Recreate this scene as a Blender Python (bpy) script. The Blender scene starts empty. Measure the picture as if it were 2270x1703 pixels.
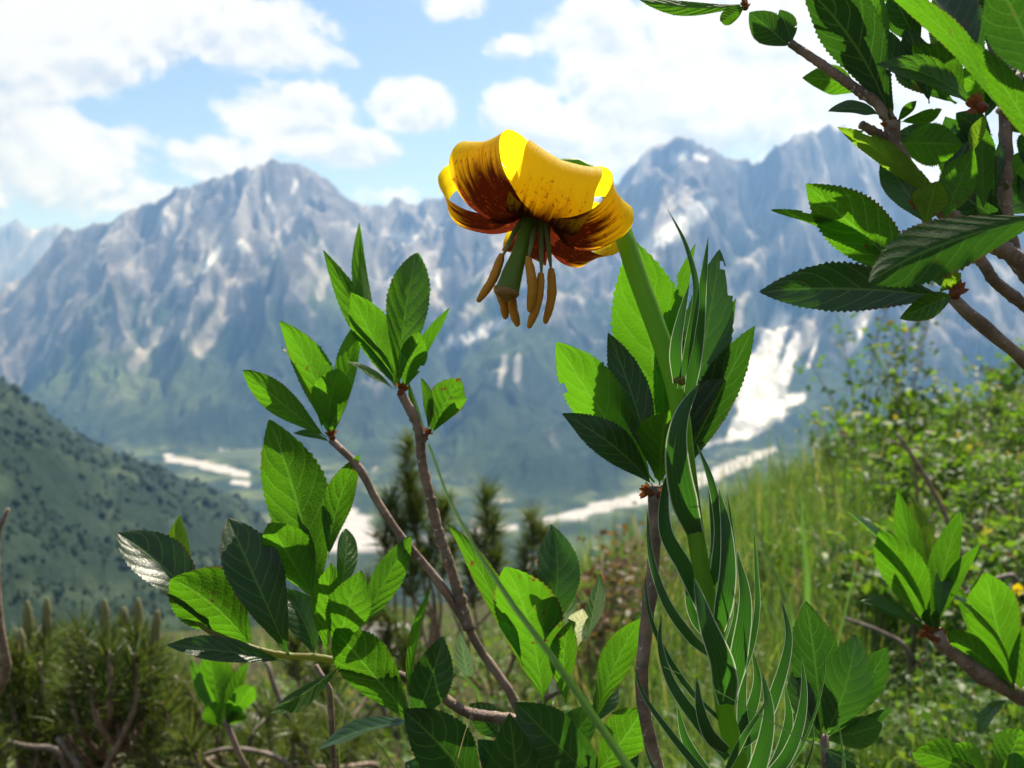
import bpy, math, random
import numpy as np
from mathutils import Vector

rng = np.random.default_rng(7)
random.seed(7)
scn = bpy.context.scene
COL = scn.collection
R = math.radians

# ------------------------------------------------------------------ camera
LENS = 32.0
F = 1135.0 / (18.0 / LENS)          # focal length in photograph pixels (2270 wide)
PITCH = R(-2.7)
CP, SP = math.cos(PITCH), math.sin(PITCH)
cam_d = bpy.data.cameras.new('camera')
cam_d.lens = LENS; cam_d.sensor_width = 36.0
cam_d.clip_start = 0.02; cam_d.clip_end = 60000
cam_d.dof.use_dof = True
cam_d.dof.focus_distance = 0.272
cam_d.dof.aperture_fstop = 21.0
cam = bpy.data.objects.new('camera', cam_d); COL.objects.link(cam)
cam.rotation_euler = (R(90) + PITCH, 0, 0)
scn.camera = cam

# ------------------------------------------------------------------ light
SUN_AZ, SUN_EL = R(24), R(57)        # ahead of the camera, a little to the right, high
sun_vec = Vector((math.sin(SUN_AZ) * math.cos(SUN_EL), math.cos(SUN_AZ) * math.cos(SUN_EL), math.sin(SUN_EL)))
sd = bpy.data.lights.new('sun', 'SUN'); sd.energy = 5.0; sd.angle = R(0.53); sd.color = (1.0, 0.955, 0.88)
sun = bpy.data.objects.new('sun', sd); COL.objects.link(sun)
sun.rotation_euler = (-sun_vec).to_track_quat('-Z', 'Y').to_euler()

scn.view_settings.view_transform = 'Standard'
scn.view_settings.look = 'None'
scn.view_settings.exposure = 1.0
scn.view_settings.gamma = 1.0
scn.render.engine = 'CYCLES'
scn.cycles.use_denoising = True
scn.cycles.use_adaptive_sampling = True; scn.cycles.adaptive_threshold = 0.02
scn.cycles.max_bounces = 8
scn.cycles.transmission_bounces = 6
scn.cycles.transparent_max_bounces = 8
scn.cycles.volume_bounces = 0
scn.cycles.sample_clamp_indirect = 6.0


def img(px, py):
    """horizontal and vertical ray slopes (x/y, z/y) of a photograph pixel"""
    h = (px - 1135.0) / F
    v = (851.5 - py) / F
    den = CP - v * SP
    return h / den, (SP + v * CP) / den


def P(px, py, d):
    """point on the ray of a photograph pixel at distance d along the lens axis"""
    h = (px - 1135.0) / F * d
    v = (851.5 - py) / F * d
    return np.array((h, d * CP - v * SP, d * SP + v * CP))


# ------------------------------------------------------------------ node helpers
class NT:
    def __init__(self, tree):
        self.t = tree; self.n = tree.nodes; self.l = tree.links

    def new(self, typ, **kw):
        nd = self.n.new(typ)
        for k, v in kw.items():
            setattr(nd, k, v)
        return nd

    def put(self, sock, v):
        if isinstance(v, (int, float)):
            sock.default_value = v
        elif isinstance(v, (tuple, list)):
            sock.default_value = v if len(v) == len(sock.default_value) else tuple(v) + (1.0,)
        else:
            self.l.new(v, sock)

    def m(self, op, a, b=0.0, c=0.0, clamp=False):
        nd = self.new('ShaderNodeMath', operation=op, use_clamp=clamp)
        self.put(nd.inputs[0], a); self.put(nd.inputs[1], b); self.put(nd.inputs[2], c)
        return nd.outputs[0]

    def sstep(self, x, lo, hi, a=0.0, b=1.0):
        nd = self.new('ShaderNodeMapRange', interpolation_type='SMOOTHSTEP')
        self.put(nd.inputs[0], x); self.put(nd.inputs[1], lo); self.put(nd.inputs[2], hi)
        self.put(nd.inputs[3], a); self.put(nd.inputs[4], b)
        return nd.outputs[0]

    def mix(self, f, a, b, typ='MIX'):
        nd = self.new('ShaderNodeMix', data_type='RGBA', blend_type=typ)
        self.put(nd.inputs[0], f); self.put(nd.inputs[6], a); self.put(nd.inputs[7], b)
        return nd.outputs[2]

    def noise(self, vec, scale, detail=3.0, rough=0.55, dist=0.0):
        nd = self.new('ShaderNodeTexNoise')
        if vec is not None:
            self.l.new(vec, nd.inputs['Vector'])
        nd.inputs['Scale'].default_value = scale
        nd.inputs['Detail'].default_value = detail
        nd.inputs['Roughness'].default_value = rough
        nd.inputs['Distortion'].default_value = dist
        return nd.outputs['Fac']

    def comb(self, x, y, z):
        nd = self.new('ShaderNodeCombineXYZ')
        self.put(nd.inputs[0], x); self.put(nd.inputs[1], y); self.put(nd.inputs[2], z)
        return nd.outputs[0]

    def bump(self, h, strength, dist):
        nd = self.new('ShaderNodeBump')
        nd.inputs['Strength'].default_value = strength
        nd.inputs['Distance'].default_value = dist
        self.l.new(h, nd.inputs['Height'])
        return nd.outputs[0]


def material(name):
    mt = bpy.data.materials.new(name); mt.use_nodes = True
    mt.node_tree.nodes.clear()
    t = NT(mt.node_tree)
    out = t.new('ShaderNodeOutputMaterial')
    return mt, t, out


def principled(t, col, rough=0.6, spec=0.5, normal=None):
    b = t.new('ShaderNodeBsdfPrincipled')
    t.put(b.inputs['Base Color'], col); t.put(b.inputs['Roughness'], rough)
    t.put(b.inputs['Specular IOR Level'], spec)
    if normal is not None:
        t.l.new(normal, b.inputs['Normal'])
    return b.outputs[0]


def mixsh(t, f, a, b):
    nd = t.new('ShaderNodeMixShader')
    t.put(nd.inputs[0], f); t.l.new(a, nd.inputs[1]); t.l.new(b, nd.inputs[2])
    return nd.outputs[0]


def translucent(t, col, normal=None):
    nd = t.new('ShaderNodeBsdfTranslucent')
    t.put(nd.inputs['Color'], col)
    if normal is not None:
        t.l.new(normal, nd.inputs['Normal'])
    return nd.outputs[0]


# ------------------------------------------------------------------ world: sky with cumulus
world = bpy.data.worlds.new('World'); scn.world = world; world.use_nodes = True
world.cycles.sampling_method = 'MANUAL'; world.cycles.sample_map_resolution = 256
wt = NT(world.node_tree); wt.n.clear()
w_out = wt.new('ShaderNodeOutputWorld')
sky = wt.new('ShaderNodeTexSky', sky_type='NISHITA')
sky.sun_disc = False; sky.sun_elevation = SUN_EL; sky.sun_rotation = SUN_AZ
sky.altitude = 1500; sky.air_density = 1.0; sky.dust_density = 2.6; sky.ozone_density = 2.6
geo = wt.new('ShaderNodeNewGeometry')
sep = wt.new('ShaderNodeSeparateXYZ')
tc = wt.new('ShaderNodeTexCoord')
wt.l.new(tc.outputs['Generated'], sep.inputs[0])
vx, vy, vz = sep.outputs
az = wt.m('MULTIPLY', wt.m('ARCTAN2', vx, vy), 57.2958)
el = wt.m('MULTIPLY', wt.m('ARCSINE', vz), 57.2958)
# the clouds' places: (photograph x, y, half width, half height, strength), as azimuth and elevation
CLOUDS = [(90, 110, 230, 110, 1.0), (270, 40, 230, 120, 1.0), (520, 70, 210, 90, .98), (650, 110, 90, 60, .8),
          (110, 350, 220, 120, 1.0), (240, 430, 200, 70, .8), (640, 265, 150, 85, 1.02), (740, 330, 150, 60, .85), (500, 350, 150, 60, .85),
          (915, 232, 105, 62, 1.0), (1140, 105, 80, 50, .62), (1165, 250, 115, 75, 1.0),
          (1480, 190, 270, 190, 1.18), (1750, 130, 300, 230, 1.15), (1320, 70, 150, 110, .95), (1330, 310, 260, 80, .9),
          (870, 440, 110, 40, .7), (1010, 6, 130, 40, .72), (2050, 200, 330, 260, 1.0), (-230, 180, 300, 190, 1.0)]
cvec = wt.comb(wt.m('MULTIPLY', az, 0.1), wt.m('MULTIPLY', el, 0.135), 0.0)
field = None; wsum = None; vsum = None
for (cx, cy, hw, hh, st) in CLOUDS:
    h, s = img(cx, cy)
    a0 = math.degrees(math.atan(h)); e0 = math.degrees(math.atan(s * math.cos(math.atan(h))))
    k = 57.2958 / F
    dx = wt.m('MULTIPLY', wt.m('SUBTRACT', az, a0), 1.0 / (hw * k))
    dy = wt.m('MULTIPLY', wt.m('SUBTRACT', el, e0), 1.0 / (hh * k))
    rr = wt.m('ADD', wt.m('MULTIPLY', dx, dx), wt.m('MULTIPLY', dy, dy))
    b = wt.m('MULTIPLY', wt.m('EXPONENT', wt.m('MULTIPLY', rr, -0.85)), st)
    field = b if field is None else wt.m('MAXIMUM', field, b)
    b2 = wt.m('MULTIPLY', b, b)
    wsum = b2 if wsum is None else wt.m('ADD', wsum, b2)
    vsum = wt.m('MULTIPLY', b2, dy) if vsum is None else wt.m('MULTIPLY_ADD', b2, dy, vsum)
# clouds go on over the rest of the sky
inview = wt.sstep(wt.m('ABSOLUTE', az), 32, 44, 0, 1)
inview = wt.m('MAXIMUM', inview, wt.sstep(el, 21, 30, 0, 1))
gen = wt.sstep(wt.noise(cvec, 0.55, 2.0, 0.5), 0.40, 0.66)
field = wt.m('MAXIMUM', field, wt.m('MULTIPLY', gen, inview))
n_big = wt.noise(cvec, 1.6, 7.0, 0.62, 0.3)
n_off = wt.new('ShaderNodeVectorMath', operation='ADD')
wt.l.new(cvec, n_off.inputs[0]); n_off.inputs[1].default_value = (0.035, 0.11, 0.0)
n_lit = wt.noise(n_off.outputs[0], 1.6, 5.0, 0.6, 0.3)
n_fine = wt.noise(cvec, 6.5, 5.0, 0.65)
dens = wt.m('ADD', field, wt.m('ADD', wt.m('MULTIPLY', wt.m('SUBTRACT', n_big, 0.5), 1.5), wt.m('MULTIPLY', wt.m('SUBTRACT', n_fine, 0.5), 0.42)))
cover = wt.sstep(dens, 0.40, 0.66)
# self-shading: brighter where the cloud thins towards the sun, grey where it is thick above
lit_top = wt.m('MULTIPLY', wt.m('DIVIDE', vsum, wt.m('ADD', wsum, 0.02)), 0.13)
shade = wt.sstep(wt.m('ADD', wt.m('ADD', lit_top, wt.m('SUBTRACT', n_big, n_lit)), wt.m('MULTIPLY', wt.m('SUBTRACT', n_fine, .5), .22)), -0.20, 0.06)
core = wt.sstep(dens, 0.5, 1.25)
c_col = wt.mix(shade, (0.56, 0.62, 0.73), (1.0, 0.99, 0.98))
c_col = wt.mix(wt.m('MULTIPLY', core, 0.35), c_col, (0.97, 0.97, 0.98))
cem = wt.new('ShaderNodeBackground'); wt.l.new(c_col, cem.inputs[0]); cem.inputs[1].default_value = 0.47
skb = wt.new('ShaderNodeBackground'); wt.l.new(sky.outputs[0], skb.inputs[0]); skb.inputs[1].default_value = 0.070
mixw = wt.new('ShaderNodeMixShader')
wt.l.new(wt.m('MULTIPLY', cover, wt.sstep(el, -1.0, 3.0)), mixw.inputs[0])
wt.l.new(skb.outputs[0], mixw.inputs[1]); wt.l.new(cem.outputs[0], mixw.inputs[2])
wt.l.new(mixw.outputs[0], w_out.inputs[0])


# ------------------------------------------------------------------ mesh helpers
def mesh_obj(name, verts, faces, mat, parent=None, uv=None, attrs=None, smooth=True):
    """verts in world coordinates; a child is stored relative to its parent's place"""
    verts = np.asarray(verts, dtype=np.float64)
    org = np.array(parent.location) if parent is not None else np.zeros(3)
    me = bpy.data.meshes.new(name)
    faces = np.asarray(faces) if not isinstance(faces, list) else faces
    v = (verts - org).astype(np.float32)
    if isinstance(faces, np.ndarray) and faces.ndim == 2:
        nf, k = faces.shape
        me.vertices.add(len(v)); me.vertices.foreach_set('co', v.ravel())
        me.loops.add(nf * k); me.loops.foreach_set('vertex_index', faces.astype(np.int32).ravel())
        me.polygons.add(nf)
        me.polygons.foreach_set('loop_start', np.arange(0, nf * k, k, dtype=np.int32))
        me.polygons.foreach_set('loop_total', np.full(nf, k, dtype=np.int32))
        me.update(calc_edges=True)
    else:
        me.from_pydata([tuple(p) for p in v], [], [tuple(int(i) for i in f) for f in faces])
        me.update()
    if smooth:
        me.polygons.foreach_set('use_smooth', np.ones(len(me.polygons), dtype=bool))
    if uv is not None:
        lay = me.uv_layers.new(name='UVMap')
        li = np.empty(len(me.loops), dtype=np.int32); me.loops.foreach_get('vertex_index', li)
        lay.data.foreach_set('uv', np.asarray(uv, dtype=np.float32)[li].ravel())
    if attrs:
        for an, av in attrs.items():
            av = np.asarray(av, dtype=np.float32)
            if av.ndim == 1:
                a = me.attributes.new(an, 'FLOAT', 'POINT'); a.data.foreach_set('value', av)
            else:
                a = me.attributes.new(an, 'FLOAT_COLOR', 'POINT')
                if av.shape[1] == 3:
                    av = np.concatenate([av, np.ones((len(av), 1), np.float32)], 1)
                a.data.foreach_set('color', av.ravel())
    me.materials.append(mat)
    o = bpy.data.objects.new(name, me); COL.objects.link(o)
    if parent is not None:
        o.parent = parent
    return o


def sub(o, parent):
    """make o (already a child of the same thing) a sub-part of parent; both sit on the same origin"""
    o.parent = parent
    return o


def tag(o, label, cat, group=None):
    o['label'] = label; o['category'] = cat
    if group:
        o['group'] = group
    return o


def thing(name, loc, label, cat, group=None):
    o = bpy.data.objects.new(name, None); COL.objects.link(o)
    o.location = tuple(float(c) for c in loc); o.empty_display_size = 0.02
    return tag(o, label, cat, group)


def kind(o, k):
    o['kind'] = k
    return o


def catmull(pts, n):
    pts = np.asarray(pts, float)
    m = len(pts)
    if m == 2:
        t = np.linspace(0, 1, n)[:, None]
        return pts[0] * (1 - t) + pts[1] * t
    seg = np.maximum(np.linalg.norm(np.diff(pts, axis=0), axis=1), 1e-9)
    cum = np.concatenate([[0], np.cumsum(seg)])
    tang = np.empty_like(pts)
    tang[1:-1] = (pts[2:] - pts[:-2]) / (cum[2:] - cum[:-2])[:, None]
    tang[0] = (pts[1] - pts[0]) / seg[0]; tang[-1] = (pts[-1] - pts[-2]) / seg[-1]
    u = np.linspace(0, cum[-1], n)
    idx = np.clip(np.searchsorted(cum, u, side='right') - 1, 0, m - 2)
    h = seg[idx][:, None]; f = (u - cum[idx])[:, None] / h
    p0, p1, m0, m1 = pts[idx], pts[idx + 1], tang[idx] * h, tang[idx + 1] * h
    return (2 * f ** 3 - 3 * f ** 2 + 1) * p0 + (f ** 3 - 2 * f ** 2 + f) * m0 + (-2 * f ** 3 + 3 * f ** 2) * p1 + (f ** 3 - f ** 2) * m1


def nrm(a):
    return a / np.maximum(np.linalg.norm(a, axis=-1, keepdims=True), 1e-12)


def tube_geo(path, rad, ns=10, jit=0.0, cap=True, lobe=0.0):
    path = np.asarray(path, float); n = len(path)
    rad = np.broadcast_to(np.asarray(rad, float), (n,)) if np.ndim(rad) <= 1 else rad
    T = nrm(np.gradient(path, axis=0))
    ref = np.array((0.3, 0.9, 0.2)) if abs(T[0] @ np.array((0.3, 0.9, 0.2))) < 0.9 else np.array((1.0, 0, 0))
    U = nrm(np.cross(T, ref)); V = np.cross(T, U)
    a = np.linspace(0, 2 * np.pi, ns, endpoint=False)
    rr = rad[:, None] * (1 + jit * rng.normal(size=(n, ns))) * (1 - lobe * np.abs(np.cos(a))[None] ** 8)
    ring = path[:, None, :] + rr[..., None] * (np.cos(a)[None, :, None] * U[:, None, :] + np.sin(a)[None, :, None] * V[:, None, :])
    verts = ring.reshape(-1, 3)
    i = np.arange(n - 1)[:, None]; j = np.arange(ns)[None, :]
    q = np.stack([i * ns + j, i * ns + (j + 1) % ns, (i + 1) * ns + (j + 1) % ns, (i + 1) * ns + j], -1).reshape(-1, 4)
    uv = np.stack([np.tile(np.linspace(0, 1, ns), n), np.repeat(np.linspace(0, 1, n), ns)], 1)
    if cap:
        verts = np.vstack([verts, path[0] - T[0] * rad[0] * 0.3, path[-1] + T[-1] * rad[-1] * 0.5])
        b = n * ns
        jj = np.arange(ns)
        c0 = np.stack([np.full(ns, b), (jj + 1) % ns, jj, jj], 1)
        c1 = np.stack([np.full(ns, b + 1), (n - 1) * ns + jj, (n - 1) * ns + (jj + 1) % ns, (n - 1) * ns + (jj + 1) % ns], 1)
        faces = [tuple(f) for f in q] + [tuple(f[:3]) for f in c0] + [tuple(f[:3]) for f in c1]
        uv = np.vstack([uv, (0.5, 0), (0.5, 1)])
        return verts, faces, uv
    return verts, q, uv


def tube(name, pts, r0, r1, mat, parent, n=None, ns=10, jit=0.0, rads=None, lobe=0.0):
    n = n or max(6, len(pts) * 7)
    path = catmull(pts, n)
    if rads is None:
        rad = np.linspace(r0, r1, n)
    elif len(rads) == len(pts):        # one radius for each point
        cum = np.concatenate([[0], np.cumsum(np.linalg.norm(np.diff(np.asarray(pts, float), axis=0), axis=1))])
        rad = np.interp(np.linspace(0, 1, n), cum / cum[-1], rads)
    else:
        rad = np.interp(np.linspace(0, 1, n), np.linspace(0, 1, len(rads)), rads)
    v, f, uv = tube_geo(path, rad, ns, jit, lobe=lobe)
    return mesh_obj(name, v, f, mat, parent, uv)


class Bag:
    """collects many small pieces for one mesh"""
    def __init__(self):
        self.v = []; self.f = []; self.a = []; self.n = 0

    def add(self, v, f, a=0.0):
        v = np.asarray(v, float)
        self.v.append(v); self.f += [tuple(int(i) + self.n for i in q) for q in f]
        self.a.append(np.full(len(v), a) if np.ndim(a) == 0 else a); self.n += len(v)

    def build(self, name, mat, parent=None, smooth=True):
        return mesh_obj(name, np.vstack(self.v), self.f, mat, parent, attrs={'rnd': np.concatenate(self.a)}, smooth=smooth)


# numpy noise
def hash2(ix, iy, seed):
    h = (ix.astype(np.int64) * 374761393 + iy.astype(np.int64) * 668265263 + seed * 974634777) & 0xFFFFFFFF
    h = ((h ^ (h >> 13)) * 1274126177) & 0xFFFFFFFF
    h = h ^ (h >> 16)
    return (h & 0xFFFFFF) / float(0xFFFFFF)


def vnoise(x, y, seed=0):
    ix = np.floor(x); iy = np.floor(y); fx = x - ix; fy = y - iy
    ux = fx * fx * fx * (fx * (fx * 6 - 15) + 10); uy = fy * fy * fy * (fy * (fy * 6 - 15) + 10)
    def g(dx, dy):
        a = hash2(ix + dx, iy + dy, seed) * 2 * np.pi
        return np.cos(a) * (fx - dx) + np.sin(a) * (fy - dy)
    return ((g(0, 0) * (1 - ux) + g(1, 0) * ux) * (1 - uy) + (g(0, 1) * (1 - ux) + g(1, 1) * ux) * uy) * 1.5


def fbm(x, y, oct=5, seed=0, ridged=False, gain=0.5):
    s = 0; a = 1.0; tot = 0
    for o in range(oct):
        n = vnoise(x, y, seed + o * 17)
        if ridged:
            n = 1 - np.abs(n) * 1.7
        s = s + a * n; tot += a; a *= gain; x = x * 2.03 + 13.7; y = y * 2.03 - 7.1
    return s / tot


# ================================================================== SETTING
K = 2270.0 / 2211.0                  # the notes below were taken on a 2211 px wide view


def col(*c):
    return np.array(c, float)


M_FOREST, t, out = material('forest_crowns')
at = t.new('ShaderNodeAttribute', attribute_name='rnd')
t.l.new(principled(t, t.mix(at.outputs['Fac'], (.012, .027, .015), (.032, .052, .025)), .9, .1), out.inputs[0])


def terrain():
    xs = np.concatenate([np.linspace(-1500, -330, 26), np.arange(-300, 2520, 3.4), np.linspace(2560, 3700, 26)])
    ys = np.concatenate([np.geomspace(110, 2150, 110), np.linspace(2165, 7300, 285), np.geomspace(7400, 12600, 44)])
    nx, ny = len(xs), len(ys)
    slope = np.array([img(x * K, 0)[0] for x in xs])

    def tab(pts):
        p = np.array(pts, float)
        return np.interp(xs, p[:, 0], p[:, 1])

    def zat(ypx, dist):
        s = np.array([img(0, y * K)[1] for y in ypx])
        return s * dist

    y_r = tab([(-1500, 780), (-600, 745), (-200, 715), (0, 640), (40, 592), (70, 560), (130, 503), (200, 480), (280, 455), (340, 412), (400, 396),
               (470, 388), (530, 358), (590, 349), (650, 358), (700, 377), (735, 412), (790, 446), (830, 456), (860, 441),
               (910, 428), (950, 424), (975, 395), (1003, 333), (1040, 340), (1150, 420), (1290, 430), (1340, 400), (1380, 360), (1420, 312),
               (1470, 292), (1530, 320), (1580, 342), (1640, 330), (1690, 306), (1740, 292), (1790, 263), (1830, 280), (1870, 330),
               (1950, 385), (2100, 430), (2300, 470), (2800, 500), (3700, 560)])
    r_r = tab([(-1500, 6000), (0, 5900), (590, 5600), (850, 6700), (1010, 6900), (1300, 6700), (1470, 5700), (1800, 5400), (2300, 5000), (3700, 4800)])
    y_v = tab([(-600, 900), (200, 935), (360, 970), (600, 985), (900, 1010), (1150, 1085), (1400, 1035), (1600, 958), (1800, 900), (2300, 830), (3700, 820)])
    y_s = tab([(-1500, 560), (-600, 600), (-200, 690), (0, 800), (60, 850), (130, 902), (200, 950), (300, 995), (400, 1042), (500, 1085), (560, 1135),
               (620, 1230), (700, 1330), (900, 1420), (2300, 1440), (3700, 1440)])
    r_s = tab([(-600, 1000), (0, 1100), (560, 1500), (900, 1200), (3700, 1200)])
    zv = -420.0
    z_r = zat(y_r, r_r)
    sv = np.array([img(0, y * K)[1] for y in y_v]); r_v = np.minimum(zv / np.minimum(sv, -0.01), 3600.0)
    z_s = zat(y_s, r_s)
    y_f = tab([(-600, 470), (0, 478), (60, 482), (130, 492), (300, 540), (600, 700), (3700, 800)])
    z_f = zat(y_f, np.full(nx, 11000.0))
    Z = np.zeros((nx, ny)); S = np.zeros((nx, ny)); ENV = np.zeros((nx, ny)); FL = np.zeros((nx, ny))
    for i in range(nx):
        kr = [100, 350, r_s[i], max(r_s[i] + 420, 1750), r_v[i], r_r[i], r_r[i] + 900, 9300, 11000, 12600]
        kz = [-56, -136, z_s[i], zv, zv, z_r[i], z_r[i] - 700, -300, z_f[i], -420]
        z = np.interp(ys, kr, kz)
        s = np.clip((ys - r_v[i]) / (r_r[i] - r_v[i]), 0, 1)
        on = (ys > r_v[i]) & (ys <= r_r[i])
        z = np.where(on, zv + (z_r[i] - zv) * (0.25 * s + 0.75 * s ** 1.45), z)
        Z[i] = z; S[i] = np.where(ys > r_r[i], 1.2, s)
        e = np.interp(ys, [100, 300, r_s[i] - 150, r_s[i], r_s[i] + 420, r_v[i] - 150, r_v[i] + 200, r_r[i] - 700, r_r[i] - 120, r_r[i], r_r[i] + 600, 11000],
                      [0.02, 0.10, 0.16, 0.06, 0.0, 0.0, 0.35, 1.0, 0.65, 0.16, 0.7, 0.3])
        ENV[i] = e
        FL[i] = np.interp(ys, [r_s[i] + 300, r_s[i] + 460, r_v[i] - 60, r_v[i] + 90], [0, 1, 1, 0])
    X = slope[:, None] * ys[None, :]; Y = np.broadcast_to(ys[None, :], X.shape)
    # buttresses and gullies run down the slope
    wx = fbm(X / 900, Y / 900, 3, 3) * 260
    rid = fbm((X + wx) / 620, Y / 1900 + wx / 900, 6, 11, True, 0.52)
    rid2 = fbm((X + wx * .6) / 170, Y / 420, 4, 41, True, 0.5)
    fine = fbm(X / 120, Y / 120, 4, 71)
    crag = fbm(X / 55, Y * 0 + 3.3, 4, 91)
    h0 = X / Y; q0 = Z / Y; v0 = (q0 * CP - SP) / (CP + q0 * SP)
    PX0 = (1135 + h0 * (CP - v0 * SP) * F) / K; PY0 = (851.5 - v0 * F) / K
    ENV = ENV * (1 - 0.75 * np.clip(1.5 - np.hypot((PX0 - 1640) / 90, (PY0 - 850) / 110), 0, 1) * (Y > 2000))
    N = (rid - 0.62) * 620 + (rid2 - 0.62) * 70 + fine * 20
    Z2 = Z + N * ENV
    near_r = np.exp(-((Y - r_r[:, None]) / 170.0) ** 2)
    Z2 += near_r * crag * 34
    # fine canopy relief of the wooded slopes
    wood = ((Y < 2000) & (FL < 0.5)) * fbm(X / 14, Y / 14, 3, 5) * 9.0
    Z2 += wood
    # pixel place of each vertex, for where snow, scree and river gravel lie
    h = X / Y; q = Z2 / Y
    v = (q * CP - SP) / (CP + q * SP)
    PX = (1135 + h * (CP - v * SP) * F) / K; PY = (851.5 - v * F) / K
    # colours
    rock = col(.150, .145, .155); rockp = col(.46, .445, .44); wood_c = col(.018, .036, .020); meadow = col(.085, .125, .040)
    dz_r = np.gradient(Z2, axis=1) / np.gradient(Y, axis=1)
    dz_x = np.gradient(Z2, axis=0) / np.maximum(np.abs(np.gradient(X, axis=0)), 0.5) * np.sign(np.gradient(X, axis=0))
    n1 = fbm(X / 260, Y / 420, 5, 21); n2 = fbm(X / 60, Y / 140, 4, 31); n3 = fbm(X / 900, Y / 900, 4, 51)
    far_m = Y > r_v[:, None] - 40
    C = np.zeros(X.shape + (3,))
    streak = np.clip(fbm((X + wx * .6) / 210, Y / 700, 5, 61) * 1.7 + 0.9 * (rid2 - .62) + 0.22, 0, 1)
    rk = rock + (rockp - rock) * (streak ** 1.4)[..., None]
    vegf = np.clip((0.53 - S + 0.44 * n1 + 0.26 * n2 + 0.22 * n3 - 0.5 * (rid - .62)) * 4.5 + .5, 0, 1)
    md = np.clip((n3 + 0.35 * n1) * 2.4 + 0.05, 0, 1)
    vc = wood_c + (meadow - wood_c) * (md * 0.55)[..., None]
    C = rk * (1 - vegf[..., None]) + vc * vegf[..., None]
    # the near wooded spur
    wc = wood_c * .8 + (col(.046, .068, .036) - wood_c * .8) * np.clip(fbm(X / 45, Y / 60, 5, 8) * 2.2 + .6 * n3 + .1, 0, 1.2)[..., None]
    bare = np.clip((fbm(X / 38, Y / 110, 4, 77) - 0.42) * 6, 0, 1) * np.clip((PY - 1000) / -120, 0, 1)
    wc = wc * (1 - bare[..., None]) + col(.22, .20, .16) * bare[..., None]
    C = np.where(far_m[..., None], C, wc)
    # valley floor: fields and woods
    fl_n = fbm(X / 110, Y / 160, 4, 101)
    fc = wood_c + (col(.10, .13, .055) - wood_c) * np.clip(fl_n * 2.0 + .25, 0, 1)[..., None]
    fc = fc + (col(.30, .26, .20) - fc) * np.clip((fbm(X / 60, Y / 90, 3, 111) - .42) * 5, 0, 1)[..., None]
    C = C * (1 - FL[..., None]) + fc * FL[..., None]
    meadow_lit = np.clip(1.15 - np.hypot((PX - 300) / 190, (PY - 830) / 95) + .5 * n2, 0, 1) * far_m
    C = C + (col(.13, .17, .06) - C) * (meadow_lit * 0.6)[..., None]  # brighter meadow patch: sunlight painted into the slope's green
    wob = fbm(X / 70, Y / 100, 4, 131) * 1.0

    def stroke(pts, w, rough=0.55):
        d = np.full(X.shape, 1e9)
        for (a, b) in zip(pts[:-1], pts[1:]):
            ax, ay = a[:2]; bx, by = b[:2]
            wa = a[2] if len(a) > 2 else w; wb = b[2] if len(b) > 2 else w
            t = np.clip(((PX - ax) * (bx - ax) + (PY - ay) * (by - ay)) / ((bx - ax) ** 2 + (by - ay) ** 2), 0, 1)
            dd = np.hypot(PX - ax - t * (bx - ax), PY - ay - t * (by - ay)) / (wa + (wb - wa) * t)
            d = np.minimum(d, dd)
        return np.clip((1 - d + wob * rough) * 2.6, 0, 1)

    snow = np.zeros(X.shape)
    for pts, w in [([(437, 582), (470, 545), (500, 512)], 9), ([(520, 528), (532, 536)], 11), ([(850, 508), (880, 520), (898, 505)], 12),
                   ([(1372, 545, 10), (1440, 510, 26), (1500, 462, 26), (1540, 436, 10)], 20),
                   ([(965, 742, 5), (1020, 728, 14), (1060, 708, 14), (1095, 692, 7)], 10),
                   ([(1455, 345), (1480, 335)], 10), ([(1500, 335), (1525, 345)], 7), ([(640, 395), (632, 410)], 6),
                   ([(1690, 690, 20), (1655, 760, 34), (1635, 815, 66), (1650, 870, 58), (1605, 920, 32), (1575, 948, 10)], 40),
                   ([(1650, 885, 22), (1700, 868, 18), (1732, 856, 10)], 16), ([(1722, 722, 10), (1706, 770, 14), (1690, 815, 20)], 14),
                   ([(1560, 860, 16), (1590, 830, 24)], 20), ([(350, 470), (356, 500)], 5), ([(575, 425), (590, 450)], 6),
                   ([(940, 590), (950, 620)], 6), ([(1770, 720), (1745, 790)], 5), ([(1870, 690), (1850, 740)], 6)]:
        snow = np.maximum(snow, stroke(pts, w))
    snow *= (Y > 1800)
    scree = np.zeros(X.shape)
    for pts, w in [([(1480, 420, 20), (1390, 560, 30), (1330, 640, 14)], 20), ([(1820, 560, 10), (1760, 690, 20), (1720, 760, 24)], 16),
                   ([(1640, 560, 8), (1590, 680, 16), (1560, 740, 14)], 12), ([(950, 560, 8), (935, 640, 18), (960, 670, 10)], 12),
                   ([(1060, 600, 16), (1010, 690, 20), (960, 750, 10)], 14), ([(1560, 600, 10), (1690, 520, 20), (1790, 400, 20), (1860, 330, 16)], 14),
                   ([(735, 590), (760, 640), (770, 690)], 9), ([(500, 620), (470, 690), (430, 750)], 22), ([(400, 690), (330, 740), (290, 790)], 16),
                   ([(660, 560), (700, 600), (690, 640)], 12), ([(1900, 640), (1860, 700), (1830, 760)], 12), ([(1990, 640), (1950, 700)], 10),
                   ([(830, 500), (812, 560), (820, 610)], 7), ([(1090, 770), (1080, 830)], 10), ([(1120, 770), (1115, 820)], 7)]:
        scree = np.maximum(scree, stroke(pts, w, 1.1) * 0.75)
    scree *= (Y > 1800)
    C = C + (col(.52, .49, .46) - C) * (scree * 0.8)[..., None]
    grav = np.zeros(X.shape)
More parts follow.
